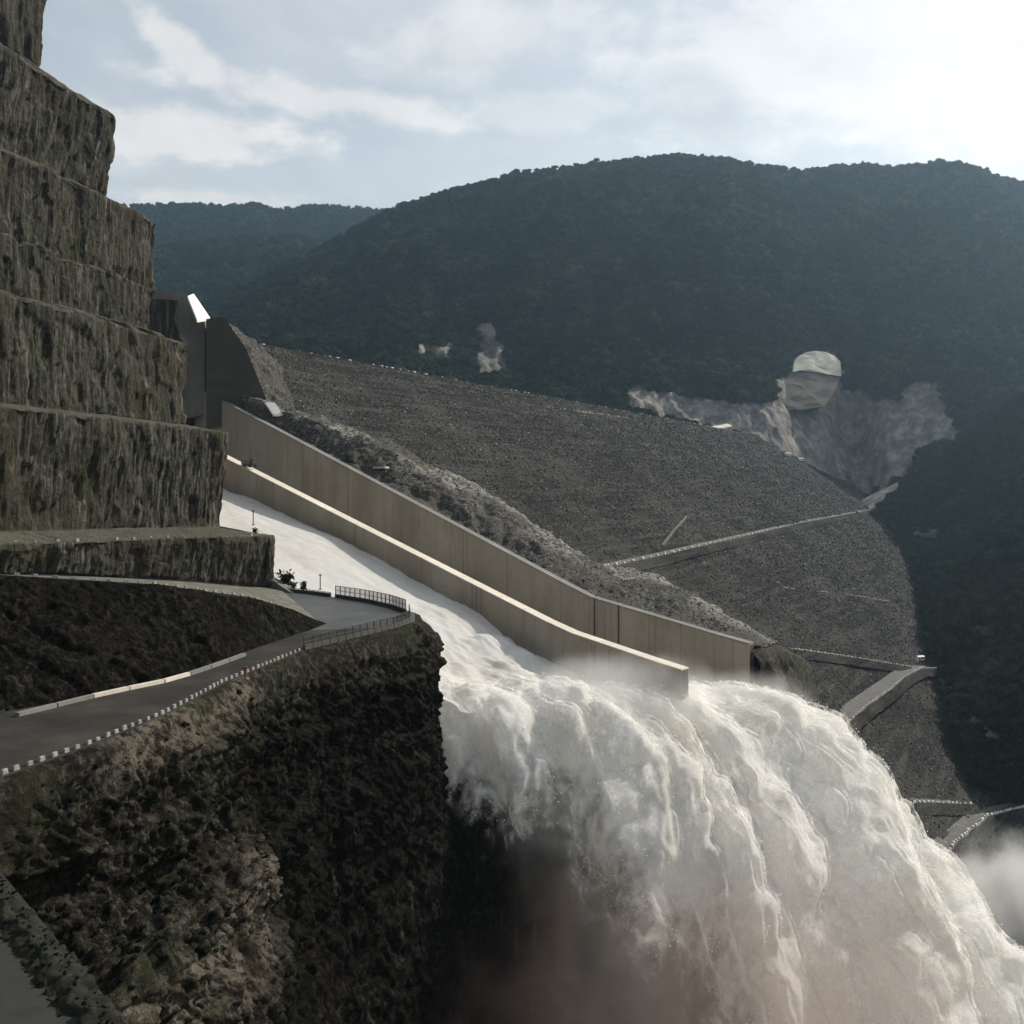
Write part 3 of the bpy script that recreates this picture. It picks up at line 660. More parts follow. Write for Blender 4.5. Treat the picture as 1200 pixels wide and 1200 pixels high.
for i, nn in enumerate(nper): rowi += [(i, k/nn) for k in range(nn)]
rowi.append((len(nper)-1, 1.0))
isbench = np.array([1.0 if i % 2 == 0 and i > 9 else 0.0 for i, k in rowi])[:, None]
amp = np.where(isbench > 0, .35, 1.15)
edge = np.array([1.0 if i % 2 == 0 or i < 9 else min(1, .25+min(k, 1-k)*8) for i, k in rowi])[:, None]
CP = CP+Nn*(disp*.66*amp*(.35+.65*edge))[..., None]
bi = np.broadcast_to(isbench, CP.shape[:2])
def cliff_mat(base, name):
    m, b = mat(name); return m
MCL = MAT_ROCK.copy(); MCL.name = 'benched_rock'
nt = MCL.node_tree; bs = [n for n in nt.nodes if n.type == 'BSDF_PRINCIPLED'][0]; B = NB(nt); src = bs.inputs['Base Color'].links[0].from_socket
geo = B.n('ShaderNodeNewGeometry'); sp = B.n('ShaderNodeSeparateXYZ'); B.l(geo.outputs['Normal'], sp.inputs[0])
dust = B.m('MULTIPLY', B.mr(sp.outputs[2], .55, .85), B.mr(B.noise(B.pos(), .25, 6, .6), .3, .6, .35, .9))
nt.links.new(B.mix(dust, src, (.11, .105, .085)), bs.inputs['Base Color'])
tag(link('cliff', gridmesh('cliff', CP), MCL), 'benched rock cliff of the spillway excavation', None, None, 'structure')

# upper ramp road, wedge of dark rock, lower road and plaza
ZR = -28.0
wedge_top = [(-95, 60, -9), (-80, 110, -11), (-75, 150, -12.7), (-57, 163, -15.3), (-48, 188, -20), (-43.5, 203, -24), (-40.2, 212, -27.4)]
wedge_bot = [(-72, 60, -28), (-68, 100, -28), (-64, 128, -28), (-50, 151, -28), (-45, 180, -28), (-41, 201, -28), (-38.5, 213, -28)]
t5base = [(-152, 60, -14), (-133, 110, -14.5), (-99, 195, -16.4), (-90, 222, -19.2), (-80, 248, -22.5), (-71, 271, -26), (-65, 286, -27.9)]
ramp = loftrows([t5base, wedge_top], [14], [14]*6); ramp[..., 2] += .15
link_r = tag(link('upper_road', gridmesh('upper_road', ramp), MAT_LEDGE), None, None, None, 'structure')
wm = [[(q[0]*(1-t)+r_[0]*t, q[1]*(1-t)+r_[1]*t, q[2]*(1-t)+r_[2]*t) for q, r_ in zip(wedge_top, wedge_bot)] for t in (0, .35, .7, 1)]
WP = loftrows(wm, [26, 26, 26], [60, 60, 70, 80, 60, 40]); Nn = gnormals(WP); Nn *= np.sign(Nn[..., 0].mean())
x, y, z = WP[..., 0], WP[..., 1], WP[..., 2]
fade = (np.clip((213-y)/35, .12, 1))*sm(np.linspace(0, 1, WP.shape[0]), -.1, .12)[:, None]
WP = WP+Nn*((fbm(x/9, y/9, z/14, 4)*1.6+.4*np.clip(vn(y/2.6, z/7, 2)*7, -1, 1)+.8*fbm(y/1.2, x/2, z/5, 4, .6)+.5*fbm(x/.8, y/.8, z/1.2, 3))*fade)[..., None]
tag(link('rock_wedge', gridmesh('rock_wedge', WP, {'painted_shade': np.full(WP.shape[:2], .9)}), MAT_ROCKLOW), None, None, None, 'structure')  # shade painted into the colour over the whole wedge
edgeR = [(-54, 60), (-49.6, 99), (-46, 111), (-42.7, 128), (-41.3, 148), (-36, 178), (-23.3, 207), (-20.5, 216), (-22, 232), (-27.5, 242), (-46.7, 266), (-62, 283)]
inR = [(-72, 60), (-70, 99), (-68, 111), (-64, 128), (-51, 148), (-45.5, 178), (-40, 203), (-38.5, 213), (-45, 225), (-60, 245), (-65, 266), (-69, 285)]
def ground_strip(name, a, b, za, zb, m, n=10, c=12, amp=.05):
    P = loftrows([[(*p, za) for p in a], [(*p, zb) for p in b]], [n], [c]*(len(a)-1)); P[..., 2] += fbm(P[..., 0]/6, P[..., 1]/6, 0, 3)*amp
    return tag(link(name, gridmesh(name, P), m), None, None, None, 'structure')
ground_strip('road', inR[:7], edgeR[:7], ZR, ZR, MAT_ROAD)
ground_strip('road_bend', inR[6:], edgeR[6:], ZR+.02, ZR+.02, MAT_WET)
# area between plaza and the ramp
ground_strip('verge', [(-66, 286), (-66, 262), (-72, 238), (-78, 205)], [(-60, 284), (-50, 262), (-41, 232), (-38.8, 212)], ZR-.1, ZR-.1, MAT_LEDGE)
# the pale kerb line along the wedge foot
kp = resample([(-62, 126, ZR), (-56.5, 139.5, ZR), (-50.5, 149.8, ZR), (-47.6, 163, ZR), (-46, 172, ZR)], 9)
kerb = empty('kerb', (-55, 145, ZR), 'pale concrete drain kerb between the dark rock foot and the lower left road', 'kerb')
for i in range(8):
    a, b = kp[i], kp[i+1]; g = (b-a)*.02
    me = boxes_mesh('kerb_piece', [(a+g+[1.1, -.2, .25], b-g+[1.1, -.2, .25], .7, .5)]); link('kerb_piece', me, MAT_COPE if i in (2, 3, 4) else MAT_GREY, kerb)
# rock below the road
er = np.array([(*p, ZR-.05) for p in edgeR])
def offs(pl, d, z):
    p = np.array(pl)[:, :2]; t = np.gradient(p, axis=0); t /= np.linalg.norm(t, axis=1, keepdims=True); n = np.stack([t[:, 1], -t[:, 0]], 1)
    d = np.broadcast_to(d, len(p)); z = np.broadcast_to(z, len(p)); return [(*(p[i]+n[i]*d[i]), z[i]) for i in range(len(p))]
E = edgeR
b8 = np.array([9, 10, 10.5, 10, 1.5, 1, 1, 1, 1, 1, 1, 1.])         # protruding ledge
rows = [[(*p, ZR-.03) for p in E], offs(E, 1.2, ZR-.6), offs(E, np.array([2, 2, 2.2, 2.2, 2, 2.5, 4.2, 4.4, 3, 2, 1, 1]), -33), offs(E, np.array([3, 3, 3, 3, 3, 3, 5, 5, 3.5, 2.5, 1.5, 1]), -45),
        offs(E, 3+b8*1.1, np.where(b8 > 2, -46.5, -49.)), offs(E, 4+b8*1.1, np.where(b8 > 2, -53., -53.)), offs(E, 5+b8, -75.), offs(E, 9+b8*1.5, -110.), offs(E, 14+b8*1.5, -212.)]
BP = loftrows(rows, [4, 18, 60, 26, 40, 70, 40, 20], [50, 40, 70, 90, 100, 90, 30, 40, 24, 30, 20]); Nn = gnormals(BP); Nn *= np.sign(Nn[..., 0].mean())
x, y, z = BP[..., 0], BP[..., 1], BP[..., 2]; k = np.clip((ZR-.8-z)/5, 0, 1)
q1 = x*.6+y*.5+z*.62; q2 = y*.8-z*.6; d = .25*np.clip(vn(q1/3, q2/5, x/5)*8, -1, 1)+.35*np.clip(vn(q1/1.3, q2/2.4, x/3)*7, -1, 1)+.25*np.clip(vn(q1/.6, q2/1.2, x/2)*7, -1, 1)+fbm(x/16, y/16, z/16, 3, .5)*2.2+fbm(x/1.1, y/1.1, z/1.5, 4, .7)*1.0+np.clip(vn(x/.7, y/.7, z/.9)*6, -1, 1)*.2
d = d+1.3*np.clip(vn(y/17, z/5.5+x/30, 4.4)*5, -1, 1)*(1-sm(y, 150, 175))+.6*np.clip(vn(y/7, z/2.6, 9.4)*6, -1, 1)
BP = BP+Nn*(d*k)[..., None]
x, y, z = BP[..., 0], BP[..., 1], BP[..., 2]
pale = sm(z, -35.5, -30)*sm(y, 104, 116)*(1-sm(y, 150, 164))*sm(fbm(x/9, y/9, z/5, 3), -.12, .12)*.9+sm(z, -60, -54)*(1-sm(z, -47.5, -45.5))*(1-sm(y, 131, 137))*sm(fbm(x/6, y/6, z/5, 3), -.25, .15)
mk = ((z < -29.5) & (z > -75) & (y < 160) & (y > 70)).astype(float)*sm(fbm(x/7, y/7, z/7, 3), -.05, .2)*(1-pale*.8)
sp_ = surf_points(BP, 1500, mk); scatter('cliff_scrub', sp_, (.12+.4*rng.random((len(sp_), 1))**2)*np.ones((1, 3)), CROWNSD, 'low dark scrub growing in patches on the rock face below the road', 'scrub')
tag(link('cliff_below_road', gridmesh('cliff_below_road', BP, {'pale': pale, 'painted_shade': np.maximum(sm(y+fbm(x/9, y/9, z/9, 3)*14, 138, 158)*sm(-z, 33, 40), sm(-z, 58, 72)*.9)}), MAT_ROCKLOW), None, None, None, 'structure')  # shade painted into the far and low parts of the face
# rock mass carrying the chute down to the plunge pool
def rockwall(name, pl, zt, zb, n=60, c=30, amp=3.0, m=MAT_ROCKLOW, batter=14):
    t1 = [(*p, z) for p, z in zip(pl, np.broadcast_to(zt, len(pl)))]; t2 = offs(pl, batter*.3, (np.array(zt)*.6+zb*.4)); t3 = offs(pl, batter, zb)
    P = loftrows([t1, t2, t3], [n, n], [c]*(len(pl)-1)); N_ = gnormals(P); ce = np.array([(p[0], p[1]) for p in pl]).mean(0)
    t = np.array(pl); tt = np.gradient(t, axis=0); out = np.array([tt[:, 1], -tt[:, 0]]).T.mean(0); N_ *= np.sign((N_[..., :2]@out).mean())
    x, y, z = P[..., 0], P[..., 1], P[..., 2]; k = sm(np.linspace(0, 1, P.shape[0]), 0, .06)[:, None]
    P = P+N_*((fbm(x/18, y/18, z/18, 4)*amp+(1-2*np.abs(fbm(x/7, y/7, z/16, 4)))*amp*.4+fbm(x/2, y/2, z/3, 3)*amp*.3)*k)[..., None]
    return tag(link(name, gridmesh(name, P, {'painted_shade': np.ones(P.shape[:2])}), m), None, None, None, 'structure')  # the whole wall carries shade painted into its colour
lip = [tuple(nearline(66)), tuple(nearline(46)), tuple(midline(22)), tuple(farline(6)), tuple(farline(-6)+ACR*4)]
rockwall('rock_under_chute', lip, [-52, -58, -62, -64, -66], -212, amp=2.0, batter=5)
# near platform at the lower left corner
def v2(px, py, z): Y = z*F/(HY-py); return ((px-600)/F*Y, Y)
pl_edge = [v2(-160, 860, -30), v2(0, 1072, -30), v2(50, 1140, -30), v2(105, 1210, -30), v2(160, 1290, -30)]
pl_in = [(p[0]-22, p[1]-8) for p in pl_edge]
plat = empty('service_platform', (float(pl_edge[1][0]), float(pl_edge[1][1]), -30), 'grey concrete platform with mossy edge in the lower left corner', 'platform')
pe2 = offs(pl_edge, -2.2, -30.3)
link('slab', prism('slab', [p[:2] for p in pe2]+pl_in[::-1], -32, -30.3), MAT_PLAT, plat)
MP = loftrows([offs(pl_edge, -2.0, -30.0), offs(pl_edge, -.5, -29.7), offs(pl_edge, .6, -30.4), offs(pl_edge, 1.5, -33.), offs(pl_edge, 2.5, -60.)], [10, 10, 10, 30], [40, 50, 50, 30])
MP[..., 2] += fbm(MP[..., 0]/.9, MP[..., 1]/.9, MP[..., 2]/.9, 4)*.6; MP[..., 0] += fbm(MP[..., 0]/1.1, MP[..., 1]/1.1, MP[..., 2]/1.1, 4)*.6
link('mossy_edge', gridmesh('mossy_edge', MP), MAT_GRASS, plat)
sp_ = surf_points(MP[:30], 1500); scatter('moss_tufts', sp_, (.05+.13*rng.random((len(sp_), 1))**2)*np.ones((1, 3)), CROWNSD, 'moss and weeds along the edge of the platform', 'weeds')

# ------------------------------------------------------------------ barriers and fences by the road
blk = boxmesh('barrier_block', 1.15, .45, .7, .06, .8); blk.materials.append(MAT_BLOCK)
el = resample([(*p, ZR) for p in offs(E, -.7, ZR)[:6] for p in [p[:2]]], 60)
stones(el, 1.75, 'small white barrier block on the outer edge of the lower left road', 'white blocks on the road edge', .72, 'barrier_block', .12, blk)
ul = resample([(x_+.0, y_, z_+.15) for x_, y_, z_ in wedge_top[1:6]], 60)
stones(ul-np.array([.8, 0, 0]), 2.6, 'small white barrier block on the edge of the upper ramp road above the dark rock', 'white blocks on the ramp edge', .8, 'barrier_block', .12, blk)
b1 = np.array([(-134, 110, -10.8), (-98.5, 200, -10.8), (-79, 250, -11.8), (-68.5, 277, -12.7)])
stones(resample(b1, 30), 5.5, 'small white marker block on the narrow rock bench above the ramp road', 'white blocks on the narrow bench', .8, 'barrier_block', .3, blk, .3)
def fence(name, line, h, step, label, base=.9):
    line = np.array(line, float); d = np.r_[0, np.cumsum(np.linalg.norm(np.diff(line, axis=0), axis=1))]; n = max(2, int(round(d[-1]/step))+1)
    pts = [np.array([np.interp(t, d, line[:, k]) for k in range(3)]) for t in np.linspace(0, d[-1], n)]
    e = empty(name, tuple(map(float, pts[0])), label, 'fence')
    for p in pts: link('post', boxes_mesh('post', [(p, p+[0, 0, h], .16, .16)]), MAT_METAL, e)
    for i in range(n-1):
        a, b = pts[i], pts[i+1]; g = (b-a)*.04
        link('base_block', boxes_mesh('base_block', [(a+g+[0, 0, base/2], b-g+[0, 0, base/2], .5, base)]), MAT_DARKC, e)
        link('rail', boxes_mesh('rail', [(a+[0, 0, h-.06], b+[0, 0, h-.06], .12, .12)]), MAT_METAL, e)
        link('rail', boxes_mesh('rail', [(a+[0, 0, h*.6], b+[0, 0, h*.6], .1, .1)]), MAT_METAL, e)
        bars = [(a*(1-t)+b*t+[0, 0, base], a*(1-t)+b*t+[0, 0, h], .07, .07) for t in np.linspace(.12, .88, 6)]
        link('infill_bars', boxes_mesh('infill_bars', bars), MAT_METAL, e)
    return e
fence('guard_fence', [(-45.5, 264, ZR), (-36, 253, ZR), (-28.5, 241, ZR), (-24, 231, ZR)], 3.1, 2.4, 'dark railed fence on the far side of the road bend above the chute')
fence('guard_fence', [(-36.2, 178, ZR), (-29, 194, ZR), (-23.8, 206.5, ZR), (-21.6, 217, ZR), (-23, 229, ZR)], 2.3, 2.6, 'low dark fence on the near side of the road bend above the cliff')
fence('guard_fence', [(-62, 279, ZR), (-54, 273, ZR), (-47, 265.5, ZR)], 1.2, 3, 'low broken rail between the rock corner and the tall fence')
def pole(name, base, h, label, m=MAT_METAL, r=.12, head=True, cat='post'):
    e = empty(name, tuple(map(float, base)), label, cat); b = np.array(base, float)
    link('shaft', boxes_mesh('shaft', [(b, b+[0, 0, h], r*2, r*2)]), m, e)
    link('foot', boxes_mesh('foot', [(b, b+[0, 0, .25], r*6, r*6)]), MAT_GREY, e)
    if head: link('head', boxes_mesh('head', [(b+[-.35, 0, h], b+[.35, 0, h], .4, .35)]), m, e)
    return e
pole('marker_post', (-39.2, 150.5, ZR), 1.7, 'short reddish marker post at the outer edge of the lower road', MAT_RUST, .14)
pole('marker_post', (-74.8, 296, -10.5), 4.2, 'thin dark post on the rock bench against the white chute water')
pole('marker_post', (-53.0, 283, -27.8), 4.0, 'dark post with square head by the chute edge near the road bend')
# small plants against the water
def shrub(base, h, label, seed):
    r = np.random.default_rng(seed); e = empty('shrub', tuple(map(float, base)), label, 'shrub'); b = np.array(base, float); st = []; V = []; Fc = []
    for i in range(7):
        a = r.random()*6.28; q = np.array([math.cos(a)*.35, math.sin(a)*.35, 1])*h*(.5+.5*r.random()); st.append((b, b+q, .09, .09))
        for j in range(26):
            p = b+q*(.35+.65*r.random())+r.normal(size=3)*h*.12; s = .12*h*(.5+r.random()); t = r.normal(size=3); t /= np.linalg.norm(t); u = np.cross(t, r.normal(size=3)); u /= np.linalg.norm(u); k = len(V)
            V += [p-t*s, p+u*s*.5, p+t*s, p-u*s*.5]; Fc.append((k, k+1, k+2, k+3))
    link('stem', boxes_mesh('stem', st), MAT_BARK, e); link('leaves', mesh('leaves', V, Fc), MAT_FOLD, e); return e
shrub((-62.5, 283, -27.9), 5.2, 'tall thin shrub on the chute edge just right of the lowest rock corner', 1)
shrub((-60.0, 281, -27.9), 2.4, 'small low shrub on the chute edge, between the rock corner and the rail', 2)
shrub((-57, 279, -27.9), 2.9, 'bushy shrub on the chute edge, next to the low broken rail', 3)
shrub((-20.0, 213, -31), 2.6, 'scrubby bush on the cliff brink below the road bend', 4)
shrub((-17.6, 210, -33), 2.4, 'dark bush on the outermost cliff corner over the chute water', 5)
shrub((-72, 287, -12.5), 1.7, 'low bush on the narrow bench at the corner above the chute', 6)

# ------------------------------------------------------------------ spillway
spill = empty('spillway', (float(midline(0)[0]), float(midline(0)[1]), -55), 'long concrete spillway chute with dividing wall running down to the jet', 'spillway')
def wall_panels(line, ztop, s0, s1, npan, th, depth, nm, m, side=1, hfun=None):
    """upright panels along a wall with recessed joints between them"""
    S_ = np.linspace(s0, s1, npan+1)
    for i in range(npan):
        a, b = S_[i]+.05, S_[i+1]-.05; q = np.linspace(a, b, 4); top = []; bot = []
        V = []
        for k in q:
            p = line(k); z = ztop(k); h = depth
            for o_ in (0, th):
                pp = p+ACR*o_; V += [(pp[0], pp[1], z), (pp[0], pp[1], z-h)]
        Fc = []
        for k in range(3):
            b0 = k*4; c0 = b0+4
            Fc += [(b0, b0+1, c0+1, c0), (b0+2, c0+2, c0+3, b0+3), (b0, c0, c0+2, b0+2), (b0+1, b0+3, c0+3, c0+1)]
        Fc += [(0, 2, 3, 1), (12, 13, 15, 14)]
        link(nm, mesh(nm, V, Fc), m, spill)
    # core behind the joints
    V = []; q = np.linspace(s0, s1, 24)
    for k in q:
        p = line(k); z = ztop(k)-.15
        for o_ in (.25, th-.25): pp = p+ACR*o_; V += [(pp[0], pp[1], z), (pp[0], pp[1], z-depth)]
    Fc = []
    for k in range(len(q)-1):
        b0 = k*4; c0 = b0+4; Fc += [(b0, b0+1, c0+1, c0), (b0+2, c0+2, c0+3, b0+3), (b0, c0, c0+2, b0+2)]
    Fc += [(0, 2, 3, 1), (4*len(q)-4, 4*len(q)-3, 4*len(q)-1, 4*len(q)-2)]
    link('wall_core', mesh('wall_core', V, Fc), MAT_DARKC, spill)
def coping(line, ztop, s0, s1, n, th, nm, m, ov=.25, hh=.6):
    S_ = np.linspace(s0, s1, n+1)
    for i in range(n):
        V = []
        for k in (S_[i]+.04, S_[i+1]-.04):
            for o_ in (-ov, th+ov):
                pp = line(k)+ACR*o_; V += [(pp[0], pp[1], ztop(k)+hh+.01), (pp[0], pp[1], ztop(k)+.01)]
        link(nm, mesh(nm, V, [(0, 1, 5, 4), (2, 6, 7, 3), (0, 4, 6, 2), (1, 3, 7, 5), (0, 2, 3, 1), (4, 5, 7, 6)]), m, spill)
wall_panels(farline, ztop_far, -1, 56.3, 5, 3, 30, 'side_wall_panel', MAT_WALL)
wall_panels(farline, ztop_far, 56.3, 292, 20, 3, 30, 'side_wall_panel', MAT_WALL)
coping(farline, ztop_far, -1, 292, 26, 3, 'side_wall_coping', MAT_GREY, .15, .35)
wall_panels(midline, ztop_mid, -1, 36, 4, 3.6, 26, 'dividing_wall_panel', MAT_WALL)
wall_panels(midline, ztop_mid, 36, 240, 20, 3.6, 26, 'dividing_wall_panel', MAT_WALL)
coping(midline, ztop_mid, -1, 240, 28, 3.6, 'dividing_wall_coping', MAT_COPE, .1, .25)
wall_panels(nearline, lambda s: zwater(s)+1.2, 40, 260, 16, 2.5, 16, 'near_wall_panel', MAT_GREY)
# two dark drain slots on the side wall
for s_ in (54, 44.5):
    p = farline(s_)-ACR*.12; z = ztop_far(s_); link('drain_pipe', boxes_mesh('drain_pipe', [((p[0], p[1], z+.4), (p[0], p[1], z-17), .55, .3)]), MAT_DARKC, spill)
# chute floor under the water
V = [[(*(nearline(s)+ACR*1), zwater(s)-14), (*(farline(s)+ACR*2), zwater(s)-14)] for s in np.linspace(40, 292, 40)]
link('chute_floor', gridmesh('chute_floor', np.array(V)), MAT_GREY, spill)
p0 = midline(212); 

# headworks at the top of the chute
hw = empty('spillway_headworks', (-160., 485., 30), 'tall grey concrete headworks pier at the top of the chute', 'headworks')
def slabpoly(name, poly, Y, th, m, par, dy=0):
    n = len(poly); f = np.array([at(px, py, Y) for px, py in poly]); d = np.array([-.25*th, th, 0])
    V = list(f)+[q+d for q in f]
    # front polygon faces the camera
    Fc = [tuple(range(n)), tuple(range(2*n-1, n-1, -1))]+[(i, i+n, (i+1) % n+n, (i+1) % n) for i in range(n)]
    return link(name, mesh(name, V, Fc), m, par)
slabpoly('gate_pier', [(168, 500), (168, 352), (182, 340), (212, 341), (224, 347), (240, 372), (240, 486)], 480, 30, MAT_GREY, hw)
slabpoly('gate_pier', [(168, 480), (168, 356), (180, 350), (208, 352), (203, 372), (210, 392), (214, 420), (210, 480)], 478, 1.6, MAT_DARKC if False else MAT_ROCK, hw)
cp_ = [at(220, 347, 468), at(231, 374, 468), at(246, 372, 477), at(227, 344, 477)]
link('pier_cap', mesh('pier_cap', [tuple(q) for q in cp_]+[tuple(q-np.array([0, 0, 1.5])) for q in cp_], [(0, 1, 2, 3), (7, 6, 5, 4), (0, 4, 5, 1), (1, 5, 6, 2), (2, 6, 7, 3), (3, 7, 4, 0)]), MAT_WHITE, hw)
slabpoly('pipe_elbow', [(209, 393), (212, 391), (219, 398), (221, 405), (218, 406), (214, 399)], 474, 2, MAT_GREY, hw)
aw = empty('abutment_wall', tuple(map(float, at(275, 485, 466))), 'dark trapezoid retaining wall between the headworks and the dam', 'wall')
slabpoly('wall_face', [(241.5, 374), (262, 371), (288, 408), (305, 450), (322, 492), (318, 500), (241.5, 500)], 470, 25, MAT_DARKC, aw)
for k in range(7):
    y_ = 388+k*15; xr = 262+(y_-371)*.46+6
    slabpoly('lift_joint', [(242, y_), (xr, y_+2), (xr, y_+2.9), (242, y_+.9)], 469.8, .1, MAT_METAL, aw)
# the slope joining dam and wall
slj = loftrows([[tuple(at(262, 372, 500)), tuple(at(285, 408, 490)), tuple(at(303, 450, 480)), tuple(at(322, 495, 468))],
                [tuple(at(300, 402, 540)), tuple(at(330, 430, 520)), tuple(at(345, 470, 492)), tuple(at(350, 505, 474))]], [50], [30, 40, 40])
Nn = gnormals(slj); Nn *= np.sign(Nn[..., 2].mean()); slj = slj+Nn*(fbm(slj[..., 0]/8, slj[..., 1]/8, slj[..., 2]/8, 5)*3.5)[..., None]
tag(link('abutment_slope', gridmesh('abutment_slope', slj), MAT_SPOIL), None, None, None, 'structure')

# ------------------------------------------------------------------ spoil berm between side wall and dam
SB_ = [290, 268, 235, 200, 165, 130, 100, 74, 50, 25, 0, -3]
DC_ = [(305, 474), (322, 484), (380, 508), (440, 536), (500, 556), (575, 588), (615, 618), (652, 655), (720, 676), (800, 706), (895, 745), (940, 766)]
wl = []; ct = []
for s, d in zip(SB_, DC_):
    p = farline(s)+ACR*3.2; wl.append((p[0], p[1], ztop_far(s)-.6)); q = dam_hit(*d); ct.append(q+np.array([0, 0, -.5]))
wl = np.array(wl); ct = np.array(ct)
hr = np.array([5, 7, 8, 12, 13, 13, 12, 12, 10, 8, 4, 2.5])[:, None]*np.array([[0, 0, 1]])
mixr = lambda t, h: wl*(1-t)+ct*t+hr*h
rows = [wl, mixr(.07, .02), mixr(.22, .9), mixr(.40, .95), mixr(.66, .15), ct, ct+np.array([-6, 4, -8])]
rows = [[tuple(q) for q in r] for r in rows]
GP = loftrows(rows, [14, 26, 24, 24, 30, 6], [20, 30, 36, 40, 40, 40, 40, 40, 40, 40, 12]); Nn = gnormals(GP); Nn *= np.sign(Nn[..., 2].mean())
x, y, z = GP[..., 0], GP[..., 1], GP[..., 2]; k = sm(np.linspace(0, 1, GP.shape[0]), 0, .12)[:, None]*(1-sm(np.linspace(0, 1, GP.shape[1]), .93, .99))[None, :]
GP = GP+Nn*((fbm(x/17, y/17, 0, 4, .6)*5.0+np.abs(fbm(x/9, y/9, z/9, 3))*1.6+fbm(x/5, y/5, z/5, 4)*1.0+fbm(x/1.6, y/1.6, z/1.6, 3)*.45)*k)[..., None]
rt = np.linspace(0, 1, GP.shape[0])[:, None]; pl_ = np.clip((sm(rt, .2, .34)*(1-sm(rt, .6, .75))*sm(fbm(x/14, y/14, 1, 4), -.25, .15))*.9, 0, 1)*1.0
tag(link('spoil_berm', gridmesh('spoil_berm', GP, {'pale': pl_}), MAT_SPOIL), None, None, None, 'structure')
bp_ = surf_points(GP, 9000); scatter('berm_rubble', bp_, (.12+.5*rng.random((len(bp_), 1))**4)*np.ones((1, 3)), ROCKS, 'loose rubble strewn over the spoil berm beside the chute wall', 'rubble', tilt=3)
# downstream end of the berm: steep cut face to the right of the wall end
endtop = [tuple(wl[-1]), tuple(mixr(.07, .02)[-1]), tuple(mixr(.22, .9)[-1]), tuple(mixr(.40, .95)[-1]), tuple(mixr(.66, .15)[-1]), tuple(ct[-1])]
e0_ = farline(-1.5)+ACR*.3; et = np.array([(e0_[0], e0_[1], ztop_far(0)-1.2)]+endtop)+np.array([0, 0, -.3]); r2 = et+np.array([6, -5, -22]); r3 = et+np.array([14, -10, -60]); r4 = et+np.array([24, -18, -150])
BE = loftrows([[tuple(q) for q in r] for r in (et, r2, r3, r4)], [40, 50, 30], [14, 24, 40, 40, 40, 50]); Nn = gnormals(BE); Nn *= np.sign((Nn[..., 0]-Nn[..., 1]).mean())
x, y, z = BE[..., 0], BE[..., 1], BE[..., 2]; k = sm(np.linspace(0, 1, BE.shape[0]), 0, .08)[:, None]
BE = BE+Nn*(((1-2*np.abs(fbm(x/9, y/9, z/30, 4)))*2.4+fbm(x/12, y/12, z/12, 4)*5+fbm(x/2, y/2, z/4, 3)*.9)*k)[..., None]
tag(link('berm_end_cliff', gridmesh('berm_end_cliff', BE), MAT_ROCK), None, None, None, 'structure')
# pale slabs and site clutter on the berm
def on_berm(s_, t): 
    k = np.interp(-s_, -np.array(SB_, float), np.arange(len(SB_))); i = int(min(k, len(SB_)-2)); f_ = k-i
    a = wl[i]*(1-f_)+wl[i+1]*f_; b = ct[i]*(1-f_)+ct[i+1]*f_; return a*(1-t)+b*t+np.array([0, 0, (hr[i, 2]*(1-f_)+hr[i+1, 2]*f_)*np.interp(t, [0, .07, .22, .42, .72, 1], [0, .02, .9, 1, .55, 0])])
def near_pt(G, px, py):
    a, b = proj(G); d_ = (a-px)**2+(b-py)**2; i = np.unravel_index(np.argmin(d_), d_.shape); return G[i]
slabme = boxmesh('concrete_slab', 7, 2.4, .8, .08); slabme.materials.append(MAT_COPE)
for (px, py, s, lab) in ((447, 551, 1.0, 'pale concrete slab lying on the spoil berm, leftmost of the three'), (474, 559, 1.0, 'pale concrete slab lying on the spoil berm, middle one of the three'), (508, 571, .7, 'small pale concrete slab lying on the spoil berm, rightmost of the three')):
    o = bpy.data.objects.new('concrete_slab', slabme); C.objects.link(o); p = near_pt(GP, px, py); o.location = p+np.array([0, 0, .8]); o.rotation_euler = (0, 0, math.radians(-38)); o.scale = (s, s, s)
    tag(o, lab, 'slab', 'pale slabs on the spoil berm')
# pale stair flight at the abutment foot
p = near_pt(GP, 326, 488); st = empty('concrete_stair', tuple(map(float, p)), 'pale concrete stair flight at the foot of the dark retaining wall', 'stair')
for i in range(6):
    a = np.array(p)+np.array([-.9*i, .9*i, .4+1.1*i]); link('stair_step', boxes_mesh('stair_step', [(a+[-2.0, -1, 0], a+[2.0, 1, 0], 1.6, 1.1)]), MAT_WHITE, st)
def cabin(base, rz, w, d, h, label, group='white site cabins', roofm=MAT_CABROOF):
    e = empty('site_cabin', tuple(map(float, base)), label, 'cabin', group); e.rotation_euler = (0, 0, rz)
    def part(nm, me, m, loc=(0, 0, 0)):
        me.materials.append(m); o = bpy.data.objects.new(nm, me); C.objects.link(o); o.parent = e; o.location = loc; return o
    part('wall', boxmesh('wall', w, d, h, .05), MAT_WHITE)
    V = [(-w*.56, -d*.6, h+.01), (w*.56, -d*.6, h+.01), (w*.56, d*.6, h+.01), (-w*.56, d*.6, h+.01), (-w*.56, 0, h+h*.35), (w*.56, 0, h+h*.35)]
    part('roof', mesh('roof', V, [(0, 1, 5, 4), (2, 3, 4, 5), (0, 4, 3), (1, 2, 5), (0, 3, 2, 1)]), roofm)
    part('door', boxmesh('door', 1.0, .1, 2.1, .02), MAT_METAL, (-w*.3, -d/2-.03, .02))
    for xx in (0.05*w, .3*w): part('window', boxmesh('window', 1.3, .1, 1.0, .02), MAT_GLASS, (xx, -d/2-.03, h*.45))
    return e
SCG = PM
